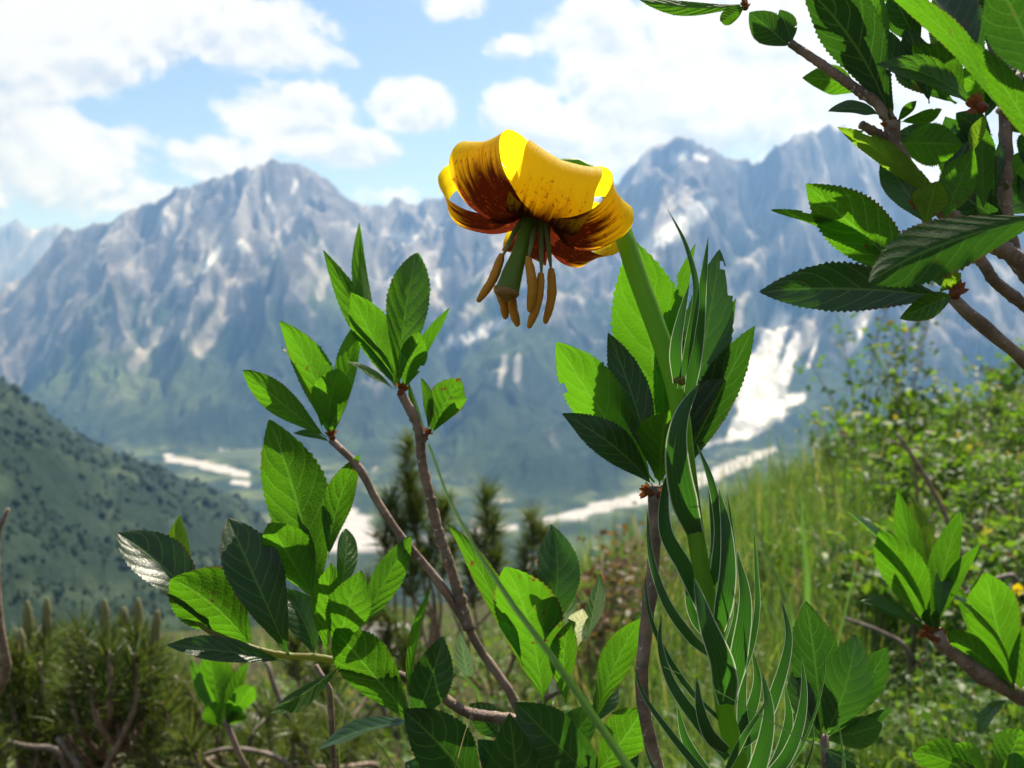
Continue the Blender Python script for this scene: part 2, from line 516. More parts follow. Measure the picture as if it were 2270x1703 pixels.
    for pts, w in [([(362, 988), (420, 1000), (480, 1014), (532, 1026)], 9), ([(505, 1040), (535, 1044)], 8), ([(470, 972), (530, 980)], 4),
                   ([(690, 1095, 22), (745, 1120, 42), (800, 1165, 34), (860, 1185, 12)], 30), ([(640, 1180, 12), (760, 1178, 20), (880, 1172, 12)], 16),
                   ([(410, 1185), (480, 1192), (560, 1180), (650, 1178)], 11), ([(215, 1150), (255, 1168)], 9),
                   ([(1180, 1122, 6), (1260, 1105, 13), (1350, 1084, 15), (1440, 1062, 15), (1530, 1030, 17), (1600, 1000, 15), (1668, 970, 9)], 15),
                   ([(1080, 1140), (1190, 1124)], 5), ([(1490, 968), (1590, 945)], 6), ([(880, 1168), (960, 1165), (1080, 1142)], 6)]:
        grav = np.maximum(grav, stroke(pts, w, 0.95))
    grav *= (Y > 1300)
    C = C + (col(.40, .39, .39) - C) * grav[..., None]
    C = C + (col(.84, .83, .82) * (0.80 + .4 * np.clip(n2 + .3, 0, .6))[..., None] - C) * snow[..., None]
    i = np.arange(nx - 1)[:, None]; j = np.arange(ny - 1)[None, :]
    f = np.stack([i * ny + j, (i + 1) * ny + j, (i + 1) * ny + j + 1, i * ny + j + 1], -1).reshape(-1, 4)
    V = np.stack([X, Y, Z2], -1).reshape(-1, 3)
    mt, t, out = material('mountain_slopes')
    at = t.new('ShaderNodeAttribute', attribute_name='cover')
    g = t.new('ShaderNodeNewGeometry')
    n = t.noise(g.outputs['Position'], 0.03, 6, 0.65)
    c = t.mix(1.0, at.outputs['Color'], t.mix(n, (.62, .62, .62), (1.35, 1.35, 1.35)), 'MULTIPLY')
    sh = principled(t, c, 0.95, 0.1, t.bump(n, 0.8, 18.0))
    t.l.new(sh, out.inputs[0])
    # the wood on the near spur: separate crowns, too many and too small to tell apart
    pick = rng.uniform(0, 1, 60000); ii = rng.integers(30, nx - 30, 60000); jj = rng.integers(18, 104, 60000)
    ok = (FL[ii, jj] < .2) & (X[ii, jj] < 0.2 * Y[ii, jj]) & (pick < np.clip(.35 + fbm(X[ii, jj] / 60, Y[ii, jj] / 60, 3, 8) * 1.6, 0, 1)) & (Y[ii, jj] > 180)
    ii, jj = ii[ok][:17000], jj[ok][:17000]; nb = len(ii)
    c0 = np.stack([X[ii, jj], Y[ii, jj], Z2[ii, jj]], 1) + rng.normal(size=(nb, 3)) * np.array((2, 5, 0))
    u_, v_ = np.meshgrid(np.linspace(0, 2 * np.pi, 8)[:-1], [.12, .75, 1.35, 2.1])
    tv = np.stack([np.cos(u_) * np.sin(v_), np.sin(u_) * np.sin(v_), np.cos(v_) * 1.25], -1).reshape(-1, 3)
    tq = np.array([(r_ * 7 + k_, r_ * 7 + (k_ + 1) % 7, (r_ + 1) * 7 + (k_ + 1) % 7, (r_ + 1) * 7 + k_) for r_ in range(3) for k_ in range(7)])[:, ::-1]
    sz = rng.gamma(4, .44, nb) * np.clip(c0[:, 1] / 900, .5, 1.2)
    VV = c0[:, None] + tv[None] * sz[:, None, None] * (1 + .25 * rng.normal(size=(nb, 28, 1)))
    QQ = ((np.arange(nb) * 28)[:, None, None] + tq[None]).reshape(-1, 4)
    fo = mesh_obj('forest', VV.reshape(-1, 3), QQ, M_FOREST, attrs={'rnd': np.repeat(rng.uniform(0, 1, nb), 28)})
    tag(kind(fo, 'stuff'), 'dense dark wood covering the near spur above the valley', 'forest')
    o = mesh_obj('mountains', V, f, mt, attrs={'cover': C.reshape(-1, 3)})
    kind(o, 'structure')


terrain()

# far country all round, below the mountains
mt, t, out = material('far_ground')
g = t.new('ShaderNodeNewGeometry')
t.l.new(principled(t, t.mix(t.noise(g.outputs['Position'], 0.002, 5), (.03, .05, .025), (.09, .11, .05)), 0.95, 0.1), out.inputs[0])
a = np.linspace(0, 2 * np.pi, 97)[:-1]
vv = np.vstack([[(0, 0, -430)], np.stack([13000 * np.cos(a), 13000 * np.sin(a), np.full(96, -430.0)], 1)])
kind(mesh_obj('valley_ground', vv, [(0, i + 1, (i + 1) % 96 + 1) for i in range(96)], mt), 'structure')


def ground_z(x, y):
    r = np.hypot(x, y)
    n = vnoise(x * 1.1, y * 1.1, 2) * 0.07 + vnoise(x * 4.3, y * 4.3, 9) * 0.022
    return -0.46 + np.where(x > 0, 0.44, 0.10) * x - 0.22 * y + n * np.clip(r, 0.3, 1.5) - 0.012 * np.maximum(0, r - 5.5) ** 2


def near_ground():
    rs = np.concatenate([[0.0], np.geomspace(0.12, 45, 130)]); th = np.linspace(0, 2 * np.pi, 181)[:-1]
    X = rs[:, None] * np.sin(th)[None]; Y = rs[:, None] * np.cos(th)[None]
    Z = ground_z(X, Y) + vnoise(X * 17, Y * 17, 5) * 0.008
    n, m = len(rs), len(th)
    i = np.arange(n - 1)[:, None]; j = np.arange(m)[None]
    f = np.stack([i * m + j, (i + 1) * m + j, (i + 1) * m + (j + 1) % m, i * m + (j + 1) % m], -1).reshape(-1, 4)[:, ::-1]
    mt, t, out = material('soil_and_litter')
    g = t.new('ShaderNodeNewGeometry')
    n1 = t.noise(g.outputs['Position'], 6.0, 5); n2 = t.noise(g.outputs['Position'], 45.0, 5, 0.7)
    c = t.mix(t.sstep(n1, .38, .62), (.055, .042, .028), (.045, .062, .018))
    c = t.mix(t.sstep(n2, .55, .72), c, (.16, .125, .085))
    t.l.new(principled(t, c, 0.95, 0.15, t.bump(n2, 0.9, 0.02)), out.inputs[0])
    kind(mesh_obj('ground', np.stack([X, Y, Z], -1).reshape(-1, 3), f, mt), 'structure')


near_ground()


def on_ground(px, py):
    """where the ray of a photograph pixel meets the slope"""
    h, s = img(px, py)
    y = 0.5
    for _ in range(60):
        gz = float(ground_z(np.array(h * y), np.array(y)))
        if s * y <= gz:
            break
        y *= 1.05
    return np.array((h * y, y, float(ground_z(np.array(h * y), np.array(y)))))


def foot(x, y):
    return np.array((x, y, float(ground_z(np.array(x), np.array(y)))))


# ------------------------------------------------------------------ haze: the air between us and the mountains
hm = bpy.data.materials.new('haze'); hm.use_nodes = True
ht = NT(hm.node_tree); ht.n.clear()
ho = ht.new('ShaderNodeOutputMaterial')
hv = ht.new('ShaderNodeVolumePrincipled')
hv.inputs['Color'].default_value = (0.21, 0.46, 1.0, 1)
hv.inputs['Absorption Color'].default_value = (1, 1, 1, 1)       # clear air scatters, it does not darken
hv.inputs['Density'].default_value = 0.0001
hv.inputs['Anisotropy'].default_value = 0.25
ht.l.new(hv.outputs[0], ho.inputs['Volume'])
bx = np.array([(x, y, z) for x in (-14500, 14500) for y in (-14500, 14500) for z in (-460, 1900)], float)
hz = mesh_obj('haze', bx, [(0, 1, 3, 2), (4, 6, 7, 5), (0, 4, 5, 1), (2, 3, 7, 6), (0, 2, 6, 4), (1, 5, 7, 3)], hm, smooth=False)
kind(hz, 'stuff')


# ================================================================== PLANT MATERIALS
def leaf_material(name, top, under, glow, gloss=0.32, nveins=8.0, glow_f=0.5, vein_c=(.085, .15, .03), bumpy=1.0, serr=True):
    mt, t, out = material(name)
    uv = t.new('ShaderNodeUVMap')
    sp = t.new('ShaderNodeSeparateXYZ'); t.l.new(uv.outputs[0], sp.inputs[0])
    s = t.m('MULTIPLY', t.m('SUBTRACT', sp.outputs[0], 0.5), 2.0)
    tt = sp.outputs[1]
    oi = t.new('ShaderNodeObjectInfo')
    a = t.m('ABSOLUTE', s)
    alt = t.m('MULTIPLY', t.m('SIGN', s), 0.22)
    geo = t.new('ShaderNodeNewGeometry')
    wob = t.m('MULTIPLY', t.m('SUBTRACT', t.noise(geo.outputs['Position'], 160.0, 2), 0.5), 0.05)
    # side veins leave the midrib at a slant and curve towards the tip
    c = t.m('SUBTRACT', t.m('ADD', tt, wob), t.m('MULTIPLY', t.m('POWER', a, 1.35), 0.24))
    ph = t.m('FRACT', t.m('ADD', t.m('MULTIPLY', c, nveins), t.m('ADD', alt, 0.5)))
    vd = t.m('ABSOLUTE', t.m('SUBTRACT', ph, 0.5))
    vein = t.sstep(vd, 0.085, 0.02)
    mid = t.sstep(a, 0.075, 0.02)
    pillow = t.sstep(vd, 0.0, 0.42)
    vo = t.new('ShaderNodeTexVoronoi', feature='DISTANCE_TO_EDGE')
    tcx = t.new('ShaderNodeTexCoord'); t.l.new(tcx.outputs['Object'], vo.inputs['Vector'])
    vo.inputs['Scale'].default_value = 720.0
    ret = t.sstep(vo.outputs['Distance'], 0.0, 0.16)
    nz = t.noise(tcx.outputs['Object'], 70.0, 3)
    veins = t.m('MAXIMUM', mid, t.m('MULTIPLY', vein, 0.72))
    var = t.m('ADD', 0.74, t.m('MULTIPLY', oi.outputs['Random'], 0.55))
    tone = t.m('MULTIPLY', var, t.m('ADD', 0.72, t.m('MULTIPLY', nz, 0.56)))
    tonec = t.comb(tone, tone, tone)
    topc = t.mix(veins, t.mix(1.0, top, tonec, 'MULTIPLY'), vein_c)
    undc = t.mix(veins, t.mix(1.0, under, tonec, 'MULTIPLY'), tuple(min(1, v * 1.25) for v in vein_c))
    front = t.mix(geo.outputs['Backfacing'], topc, undc)
    # a few brown spots and scorched margins
    sp1 = t.noise(tcx.outputs['Object'], 330.0, 2); sp2 = t.noise(tcx.outputs['Object'], 26.0, 2)
    worn = t.m('MULTIPLY', t.sstep(sp1, .66, .71), t.sstep(sp2, .52, .62))
    worn = t.m('MAXIMUM', worn, t.m('MULTIPLY', t.m('MULTIPLY', t.sstep(a, .90, .99), t.sstep(sp2, .50, .60)), .8))
    front = t.mix(worn, front, (.10, .055, .02))
    glc = t.mix(t.m('MULTIPLY', veins, 0.55), t.mix(1.0, glow, tonec, 'MULTIPLY'), tuple(min(1, v * 1.45 + .02) for v in glow))
    glc = t.mix(t.m('MULTIPLY', t.m('SUBTRACT', 1.0, ret), 0.30), glc, tuple(min(1, v * 1.6) for v in glow))
    glc = t.mix(worn, glc, (.16, .07, .015))
    height = t.m('ADD', t.m('MULTIPLY', pillow, 0.6), t.m('ADD', t.m('MULTIPLY', ret, 0.2), t.m('MULTIPLY', mid, -0.4)))
    nr = t.bump(height, 0.42 * bumpy, 0.0007)
    rough = t.m('ADD', gloss, t.m('MULTIPLY', geo.outputs['Backfacing'], 0.3))
    spec = t.m('SUBTRACT', 0.5, t.m('MULTIPLY', geo.outputs['Backfacing'], 0.3))
    b = principled(t, front, rough, spec, nr)
    tr = translucent(t, glc, nr)
    t.l.new(mixsh(t, glow_f, b, tr), out.inputs[0])
    return mt


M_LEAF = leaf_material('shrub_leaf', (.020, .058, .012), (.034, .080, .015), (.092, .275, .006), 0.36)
M_LEAF_DARK = leaf_material('shrub_leaf_dark', (.012, .038, .015), (.024, .058, .017), (.044, .15, .008), 0.38, glow_f=0.40, bumpy=.55)  # darker leaf copy: deep green upper faces, and shade put into the colour
M_LEAF_YOUNG = leaf_material('shrub_leaf_young', (.05, .10, .012), (.07, .125, .016), (.20, .38, .012), 0.42)
M_LEAF_PALE = leaf_material('shrub_leaf_pale', (.42, .45, .27), (.45, .47, .30), (.55, .58, .30), 0.5)


def lily_leaf_material():
    mt, t, out = material('lily_leaf')
    uv = t.new('ShaderNodeUVMap')
    sp = t.new('ShaderNodeSeparateXYZ'); t.l.new(uv.outputs[0], sp.inputs[0])
    s = t.m('MULTIPLY', t.m('SUBTRACT', sp.outputs[0], 0.5), 2.0)
    a = t.m('ABSOLUTE', s)
    geo = t.new('ShaderNodeNewGeometry'); oi = t.new('ShaderNodeObjectInfo')
    rim = t.sstep(a, 0.86, 0.96)
    par = t.m('ABSOLUTE', t.m('SUBTRACT', t.m('FRACT', t.m('MULTIPLY', sp.outputs[0], 6.0)), 0.5))
    par = t.sstep(par, 0.11, 0.03)
    tip = t.sstep(sp.outputs[1], 0.93, 1.0)
    base = t.mix(oi.outputs['Random'], (.012, .040, .017), (.026, .070, .022))
    c = t.mix(t.m('MULTIPLY', par, 0.4), base, (.10, .18, .06))
    c = t.mix(tip, c, (.14, .25, .04))
    c = t.mix(rim, c, (.60, .66, .50))
    gl = t.mix(rim, t.mix(par, (.038, .16, .010), (.07, .22, .016)), (.55, .62, .42))
    nr = t.bump(par, 0.35, 0.0005)
    t.l.new(mixsh(t, 0.42, principled(t, c, 0.42, 0.4, nr), translucent(t, gl)), out.inputs[0])
    return mt


M_LILY_LEAF = lily_leaf_material()


def stem_material(name, c1, c2, glow=None, scale=260.0, rough=0.45):
    mt, t, out = material(name)
    tcx = t.new('ShaderNodeTexCoord')
    n = t.noise(tcx.outputs['Object'], scale, 4)
    b = principled(t, t.mix(n, c1, c2), rough, 0.35, t.bump(n, 0.25, 0.0006))
    if glow:
        b = mixsh(t, 0.45, b, translucent(t, glow))
    t.l.new(b, out.inputs[0])
    return mt


M_LILY_STEM = stem_material('lily_stem', (.11, .26, .015), (.15, .32, .02), (.26, .52, .015))
M_PISTIL = stem_material('lily_pistil', (.12, .20, .02), (.17, .26, .03), (.2, .36, .03))
M_FILAMENT = stem_material('lily_filament', (.20, .24, .085), (.27, .30, .11), (.35, .42, .12))
M_STIGMA = stem_material('lily_stigma', (.16, .075, .02), (.26, .15, .04), None, 900, 0.7)
M_ANTHER = stem_material('lily_anther', (.40, .16, .014), (.54, .25, .025), None, 1800, 0.85)


def bark_material(name, dark, mid, light, red):
    mt, t, out = material(name)
    tcx = t.new('ShaderNodeTexCoord'); uv = t.new('ShaderNodeUVMap')
    n1 = t.noise(tcx.outputs['Object'], 95.0, 4, 0.6); n2 = t.noise(tcx.outputs['Object'], 420.0, 4, 0.65)
    mp = t.new('ShaderNodeMapping'); t.l.new(uv.outputs[0], mp.inputs[0]); mp.inputs['Scale'].default_value = (2.0, 60.0, 1.0)
    ring = t.noise(mp.outputs[0], 1.0, 3)
    c = t.mix(t.sstep(n1, .35, .65), dark, mid)
    c = t.mix(t.m('MULTIPLY', t.sstep(ring, .5, .7), .6), c, red)
    c = t.mix(t.sstep(n2, .60, .70), c, light)
    h = t.m('ADD', n2, t.m('MULTIPLY', ring, .8))
    t.l.new(principled(t, c, 0.62, 0.35, t.bump(h, 0.8, 0.0009)), out.inputs[0])
    return mt


M_BARK = bark_material('twig_bark', (.12, .085, .066), (.26, .19, .15), (.46, .40, .35), (.28, .135, .085))
M_BARK_DEAD = bark_material('dead_wood', (.11, .085, .068), (.21, .175, .15), (.36, .32, .29), (.15, .10, .07))
M_BUD = stem_material('bud_scales', (.15, .036, .014), (.30, .10, .035), (.3, .1, .02), 500)
M_SHOOT = stem_material('green_shoot', (.14, .20, .03), (.26, .17, .05), (.3, .36, .04), 180)


# ================================================================== LEAF BUILDERS
def half_width(t, kk=1.357, ex=0.86, petiole=0.05):
    w = np.sin(np.pi * np.clip(t, 0, 1) ** kk) ** ex
    return np.where(t < petiole, np.maximum(w * 0.35, 0.035), w * np.clip((t - petiole) / 0.05 + 0.35, 0, 1))


def leaf_geo(base, tip, W, roll=0.0, fold=24.0, side=-1, bend=0.0, sag=0.05, kk=1.357, ex=0.86, teeth=26, cols=9, eye=(0, 0, 0), bites=(), wave=0.02):
    base = np.asarray(base, float); tip = np.asarray(tip, float)
    ch = tip - base; L = np.linalg.norm(ch); T = ch / L
    view = nrm(np.asarray(eye) - (base + tip) / 2)
    N0 = nrm(view - (view @ T) * T); B0 = np.cross(T, N0)
    r = R(roll)
    N = N0 * math.cos(r) + B0 * math.sin(r); B = np.cross(T, N)
    A = N * side
    rows = teeth * 2 + 3
    t = np.linspace(0, 1, rows)
    sp = base + ch * t[:, None] + B * (bend * L * 4 * t * (1 - t))[:, None] + A * (sag * L * 4 * t * (1 - t))[:, None]
    hw = W / 2 * half_width(t, kk, ex)
    odd = (np.arange(rows) % 2).astype(float)
    rag = 1 + rng.normal(size=rows) * 0.25
    tooth = (odd * (0.075 if teeth >= 30 else 0.055) * rag) if teeth > 8 else 0 * odd
    s = np.linspace(-1, 1, cols)
    f = R(fold)
    SS, TT = np.meshgrid(s, t)
    ab = np.sqrt(SS ** 2 + 0.012) - 0.11
    edge = np.clip((np.abs(SS) - 0.7) / 0.3, 0, 1)
    hwg = hw[:, None] * (1 + (tooth[:, None] - 0.03) * edge)
    lat = SS * hwg * math.cos(f)
    up = ab * hwg * math.sin(f) * (1 - 0.25 * np.abs(SS))
    ph = rng.uniform(0, 6.28, 3)
    vein = np.abs(np.sin(np.pi * (TT * 9 - 2.2 * np.abs(SS) ** 1.35 + 0.2 * np.sign(SS))))
    up = up + (vein - 0.6) * W * 0.0055 * np.clip(hwg / (W / 2), 0, 1) * (1 - edge * .5)
    up = up + W * wave * (np.sin(TT * 9 + ph[0] + SS * 2) + np.sin(TT * 15 + ph[1]) * .5) * np.abs(SS)
    alng = edge * tooth[:, None] * 0.12 * W
    V = sp[:, None, :] + lat[..., None] * B + up[..., None] * A + alng[..., None] * T
    V = V.reshape(-1, 3)
    i = np.arange(rows - 1)[:, None]; j = np.arange(cols - 1)[None]
    q = np.stack([i * cols + j, i * cols + j + 1, (i + 1) * cols + j + 1, (i + 1) * cols + j], -1).reshape(-1, 4)
    if side < 0:
        q = q[:, ::-1]
    uv = np.stack([(SS.ravel() * .5 + .5), TT.ravel()], 1)
    if bites:
        cs = SS.ravel()[q].mean(1); ct = TT.ravel()[q].mean(1)
        keep = np.ones(len(q), bool)
        for (bs, bt, br) in bites:
            keep &= np.hypot((cs - bs) * W / L, ct - bt) > br
        q = q[keep]
    return V, q, uv


def leaf(parent, L, mat=None, d=0.3, fold=26.0, name='leaf', glint=0, **kw):
    """L = (base x, base y, tip x, tip y, width, side, roll, tip depth offset, bend) in photograph pixels / degrees / metres"""
    bx, by, tx, ty, w, side, roll, dt = L[:8]
    bend = L[8] if len(L) > 8 else rng.normal() * 0.025
    px = d / F
    base = P(bx, by, d); tip = P(tx, ty, d + dt)
    if glint:                          # a half of the blade lies so that the sun glances off it
        T = nrm(tip - base); view = nrm(-(base + tip)); N0 = nrm(view - (view @ T) * T); B0 = np.cross(T, N0)
        hv_ = nrm(view + np.array(sun_vec))
        roll = math.degrees(math.atan2(hv_ @ B0, hv_ @ N0)) + glint * fold
    wv = w * px / max(0.45, math.cos(R(roll * 0.7))) / max(0.6, math.cos(R(fold)))
    if 'bites' not in kw and rng.random() < .22:
        kw['bites'] = tuple((rng.choice((-1, 1)) * rng.uniform(.85, 1.1), rng.uniform(.35, .9), rng.uniform(.02, .045)) for _ in range(rng.integers(1, 3)))
    kw.setdefault('kk', rng.uniform(1.15, 1.5)); kw.setdefault('ex', rng.uniform(.78, 1.0)); kw.setdefault('wave', rng.uniform(.012, .045))
    V, q, uv = leaf_geo(base, tip, wv, roll, fold * rng.uniform(.75, 1.3), side, bend, rng.uniform(0.02, 0.12), **kw)
    return mesh_obj(name, V, q, mat or M_LEAF, parent, uv)


def ribbon_geo(path, W, roll0=0.0, roll1=0.0, fold=12.0, side=1, cols=7, prof='lance', edge_on=None):
    n = len(path); t = np.linspace(0, 1, n)
    T = nrm(np.gradient(path, axis=0))
    view = nrm(-path)
    N0 = nrm(view - (view * T).sum(1)[:, None] * T); B0 = np.cross(T, N0)
    r = np.radians(np.linspace(roll0, roll1, n))[:, None]
    N = N0 * np.cos(r) + B0 * np.sin(r); B = np.cross(T, N); A = N * side
    if prof == 'lance':
        hw = W / 2 * np.clip(np.minimum((0.62 + 1.5 * t), 1.0), 0, 1) * np.clip((1 - t ** 2.3), 0.02, 1) ** 0.8
    elif prof == 'blade':
        hw = W / 2 * np.clip(1 - t ** 3, 0.03, 1)
    else:
        hw = W / 2 * np.clip((1 - t) / .45, .05, 1) ** .6
    s = np.linspace(-1, 1, cols); f = R(fold)
    V = path[:, None] + (s[None, :, None] * hw[:, None, None] * math.cos(f)) * B[:, None] + (np.abs(s)[None, :, None] * hw[:, None, None] * math.sin(f)) * A[:, None]
    i = np.arange(n - 1)[:, None]; j = np.arange(cols - 1)[None]
    q = np.stack([i * cols + j, i * cols + j + 1, (i + 1) * cols + j + 1, (i + 1) * cols + j], -1).reshape(-1, 4)
    if side < 0:
        q = q[:, ::-1]
    SS, TT = np.meshgrid(s, t)
    return V.reshape(-1, 3), q, np.stack([SS.ravel() * .5 + .5, TT.ravel()], 1)


def ribbon(name, pts, w, parent, mat, n=26, **kw):
    """pts = (photograph x, y, depth)"""
    p3 = np.array([P(*p) for p in pts])
    path = catmull(p3, n)
    d = np.mean([p[2] for p in pts])
    V, q, uv = ribbon_geo(path, w * d / F, **kw)
    return mesh_obj(name, V, q, mat, parent, uv)


# ================================================================== THE LILY
FD = 0.272                            # distance of the flower
lily_root = foot(0.085, 0.235)
lily = thing('turks_cap_lily', lily_root, 'nodding yellow turk\'s cap lily with rolled brown-speckled petals on a tall green leafy stem', 'lily')


def lily_stem():
    pts = [(1640, 1720, .262), (1609, 1585, .262), (1583, 1381, .262), (1562, 1297, .263), (1543, 1191, .264), (1524, 1050, .265), (1506, 905, .267),
           (1487, 818, .268), (1447, 705, .271), (1412, 610, .274), (1383, 520, .278), (1362, 462, .284), (1336, 408, .289), (1292, 366, .291),
           (1248, 362, .289), (1216, 392, .284), (1206, 424, .279)]
    p3 = [lily_root + np.array((0, 0, -.01)), lily_root * .5 + P(1690, 1900, .262) * .5] + [P(*p) for p in pts]
    rads = np.array([24, 23, 21, 20.5, 19, 19, 19, 20, 21, 22, 22.5, 22.5, 22, 19, 15, 13, 12, 11, 10]) * .268 / F
    return tube('stem', p3, 0, 0, M_LILY_STEM, lily, n=110, ns=18, rads=rads, jit=0.006)


lily_stem()


def petal_material():
    mt, t, out = material('lily_petal')
    uv = t.new('ShaderNodeUVMap')
    sp = t.new('ShaderNodeSeparateXYZ'); t.l.new(uv.outputs[0], sp.inputs[0])
    u, v = sp.outputs[0], sp.outputs[1]
    oi = t.new('ShaderNodeObjectInfo')
    off = t.m('MULTIPLY', oi.outputs['Random'], 9.0)
    st = t.comb(t.m('ADD', t.m('MULTIPLY', u, 15.0), off), t.m('MULTIPLY', v, 4.2), off)
    sk = t.comb(t.m('ADD', t.m('MULTIPLY', u, 24.0), off), t.m('MULTIPLY', v, 40.0), off)
    n1 = t.noise(st, 1.0, 4, 0.6); n2 = t.noise(sk, 1.0, 2, 0.6)
    geo = t.new('ShaderNodeNewGeometry')
    edge = t.m('MULTIPLY', t.m('ABSOLUTE', t.m('SUBTRACT', u, 0.5)), 0.10)
    vv = t.m('ADD', v, t.m('ADD', edge, t.m('MULTIPLY', t.m('SUBTRACT', n1, .5), -0.30)))
    at = t.new('ShaderNodeAttribute', attribute_name='brown'); at.attribute_type = 'GEOMETRY'
    vv = t.m('SUBTRACT', vv, at.outputs['Fac'])
    brown = t.sstep(vv, 0.40, 0.27)
    orange = t.sstep(vv, 0.52, 0.28)
    spot = t.m('MULTIPLY', t.sstep(n2, .60, .65), t.sstep(vv, 0.52, 0.37))
    inner = t.m('SUBTRACT', 1.0, t.m('MULTIPLY', geo.outputs['Backfacing'], 0.55))
    c = t.mix(orange, (.90, .68, .008), (.78, .38, .010))
    c = t.mix(t.m('MULTIPLY', brown, inner), c, (.055, .011, .007))
    c = t.mix(t.m('MULTIPLY', spot, .85), c, (.14, .025, .008))
    gl = t.mix(orange, (.88, .66, .010), (.80, .42, .008))
    gl = t.mix(brown, gl, (.060, .009, .004))
    gl = t.mix(t.m('MULTIPLY', spot, .7), gl, (.28, .05, .006))
    fine = t.noise(t.comb(t.m('MULTIPLY', u, 60.0), t.m('MULTIPLY', v, 3.0), off), 1.0, 2)
    nr = t.bump(fine, 0.35, 0.0008)
    t.l.new(mixsh(t, 0.68, principled(t, c, 0.55, 0.25, nr), translucent(t, gl, nr)), out.inputs[0])
    return mt


M_PETAL = petal_material()
right = np.array((1.0, 0, 0)); upv = np.array((0, -SP, CP)); back = np.array((0, CP, SP))
axis = nrm(-0.26 * right - 0.86 * upv - 0.40 * back)          # the way the flower's mouth looks
mm = FD / F                                                    # one photograph pixel at the flower
MOUTH = P(1186, 510, FD - .006)
O = MOUTH - axis * 88 * mm
toward = nrm(-back - (-back @ axis) * axis)                    # round the axis: towards the camera
side_v = np.cross(axis, toward)
if side_v @ right < 0:
    side_v = -side_v


def petal(phi, spine, W, brown=0.0, twist=0.0, kk=1.05, rows=46, cols=15, cup=0.10):
    """spine: (radius, height along the axis) in photograph pixels"""
    e = toward * math.cos(R(phi)) + side_v * math.sin(R(phi))
    b = np.cross(axis, e)
    sp = catmull(np.array([(r_, z_, 0.0) for r_, z_ in spine]), rows)
    path = O + (sp[:, :1] * e + sp[:, 1:2] * axis) * mm
    T = nrm(np.gradient(path, axis=0)); Nn = np.cross(T, b)
    t = np.linspace(0, 1, rows)
    hw = W * mm / 2 * (0.20 + 0.80 * np.sin(np.pi * np.clip(t * 0.93 + 0.04, 0, 1) ** kk) ** 0.75) * np.clip((1.0 - t) / 0.16, 0, 1) ** 0.5
    hw = np.maximum(hw, 0.0006)
    s = np.linspace(-1, 1, cols)
    SS, TT = np.meshgrid(s, t)
    tw = np.radians(twist * t)[:, None, None]
    bb = b * np.cos(tw) + Nn[:, None] * np.sin(tw)
    ripple = (np.sin(TT * 11 + phi) * 0.02 + np.sin(TT * 23 + phi * 3 + SS * 3) * 0.010) * W * mm * np.abs(SS) ** 1.5
    hw = hw * (1 + 0.03 * np.sin(t * 19 + phi) + 0.02 * np.sin(t * 41 + phi * 2))
    V = path[:, None] + (SS * hw[:, None])[..., None] * bb + ((SS ** 2 * cup * hw[:, None] + ripple) + np.abs(SS) ** 0.6 * 0.04 * hw[:, None])[..., None] * Nn[:, None]
    i = np.arange(rows - 1)[:, None]; j = np.arange(cols - 1)[None]
    q = np.stack([i * cols + j, i * cols + j + 1, (i + 1) * cols + j + 1, (i + 1) * cols + j], -1).reshape(-1, 4)
    # the speckled inner face must be the front: at the mouth it looks out along the axis
    r0 = rows // 3
    f0 = q[r0 * (cols - 1) + cols // 2]
    VV = V.reshape(-1, 3)
    nn = np.cross(VV[f0[1]] - VV[f0[0]], VV[f0[3]] - VV[f0[0]])
    if nn @ axis < 0:
        q = q[:, ::-1]
    uv = np.stack([SS.ravel() * .5 + .5, TT.ravel()], 1)
    return mesh_obj('petal', VV, q, M_PETAL, lily, uv, attrs={'brown': np.full(len(VV), brown)})


SPN = [(14, -4), (19, 30), (34, 64), (72, 90), (122, 90), (162, 68), (182, 30), (174, -8), (140, -34), (100, -38), (70, -22), (60, 4), (72, 28), (98, 44), (122, 40)]


def scaled(sp, fr=1.0, fz=1.0, top=1.0, n=None):
    return [(r_ * fr, z_ * fz * (top if z_ < 0 else 1.0)) for r_, z_ in sp[:n]]


petal(7, scaled(SPN, .74, 1.06, .8, n=13), 172, .05)
petal(-50, scaled(SPN, 1.12, 1.02, .45), 136, .13, 12, cup=.16)
petal(-102, scaled(SPN, 1.24, .95, n=13), 92, .14, -8)
petal(60, scaled(SPN, .96, .98, .8), 124, .09, -8, cup=.14)
petal(120, scaled(SPN, 1.04, .88, n=13), 106, .16, 6)
petal(184, scaled(SPN, .95, .88, n=13), 110, .14)

for (fx, fy, ax, ay, bx_, by_, dep) in [(1150, 500, 1113, 570, 1060, 668, .262), (1186, 500, 1171, 577, 1174, 690, .259), (1200, 508, 1200, 612, 1173, 726, .262),
                                        (1212, 512, 1222, 602, 1209, 716, .266), (1168, 505, 1100, 640, 1121, 706, .268), (1175, 505, 1133, 650, 1148, 722, .267)]:
    fil = tube('filament', [O + axis * .002, P(fx, fy, FD - .005), P((fx * .35 + ax * .65), (fy * .35 + ay * .65), dep), P(ax, ay, dep)], 0, 0, M_FILAMENT, lily, n=22, ns=8,
               rads=np.array([7, 7, 5, 2.0]) * mm)
    mx, my = (ax + bx_) / 2 + (ay - by_) * random.uniform(.04, .10) * random.choice((-1, 1)), (ay + by_) / 2
    an = tube('anther', [P(ax, ay - 6, dep), P(mx, my, dep - .001), P(bx_, by_, dep)], 0, 0, M_ANTHER, lily, n=30, ns=20, rads=np.array([7, 10.5, 11, 12, 10.8, 11.2, 9.8, 6]) * mm, jit=0.03, lobe=.34)
    sub(an, fil)
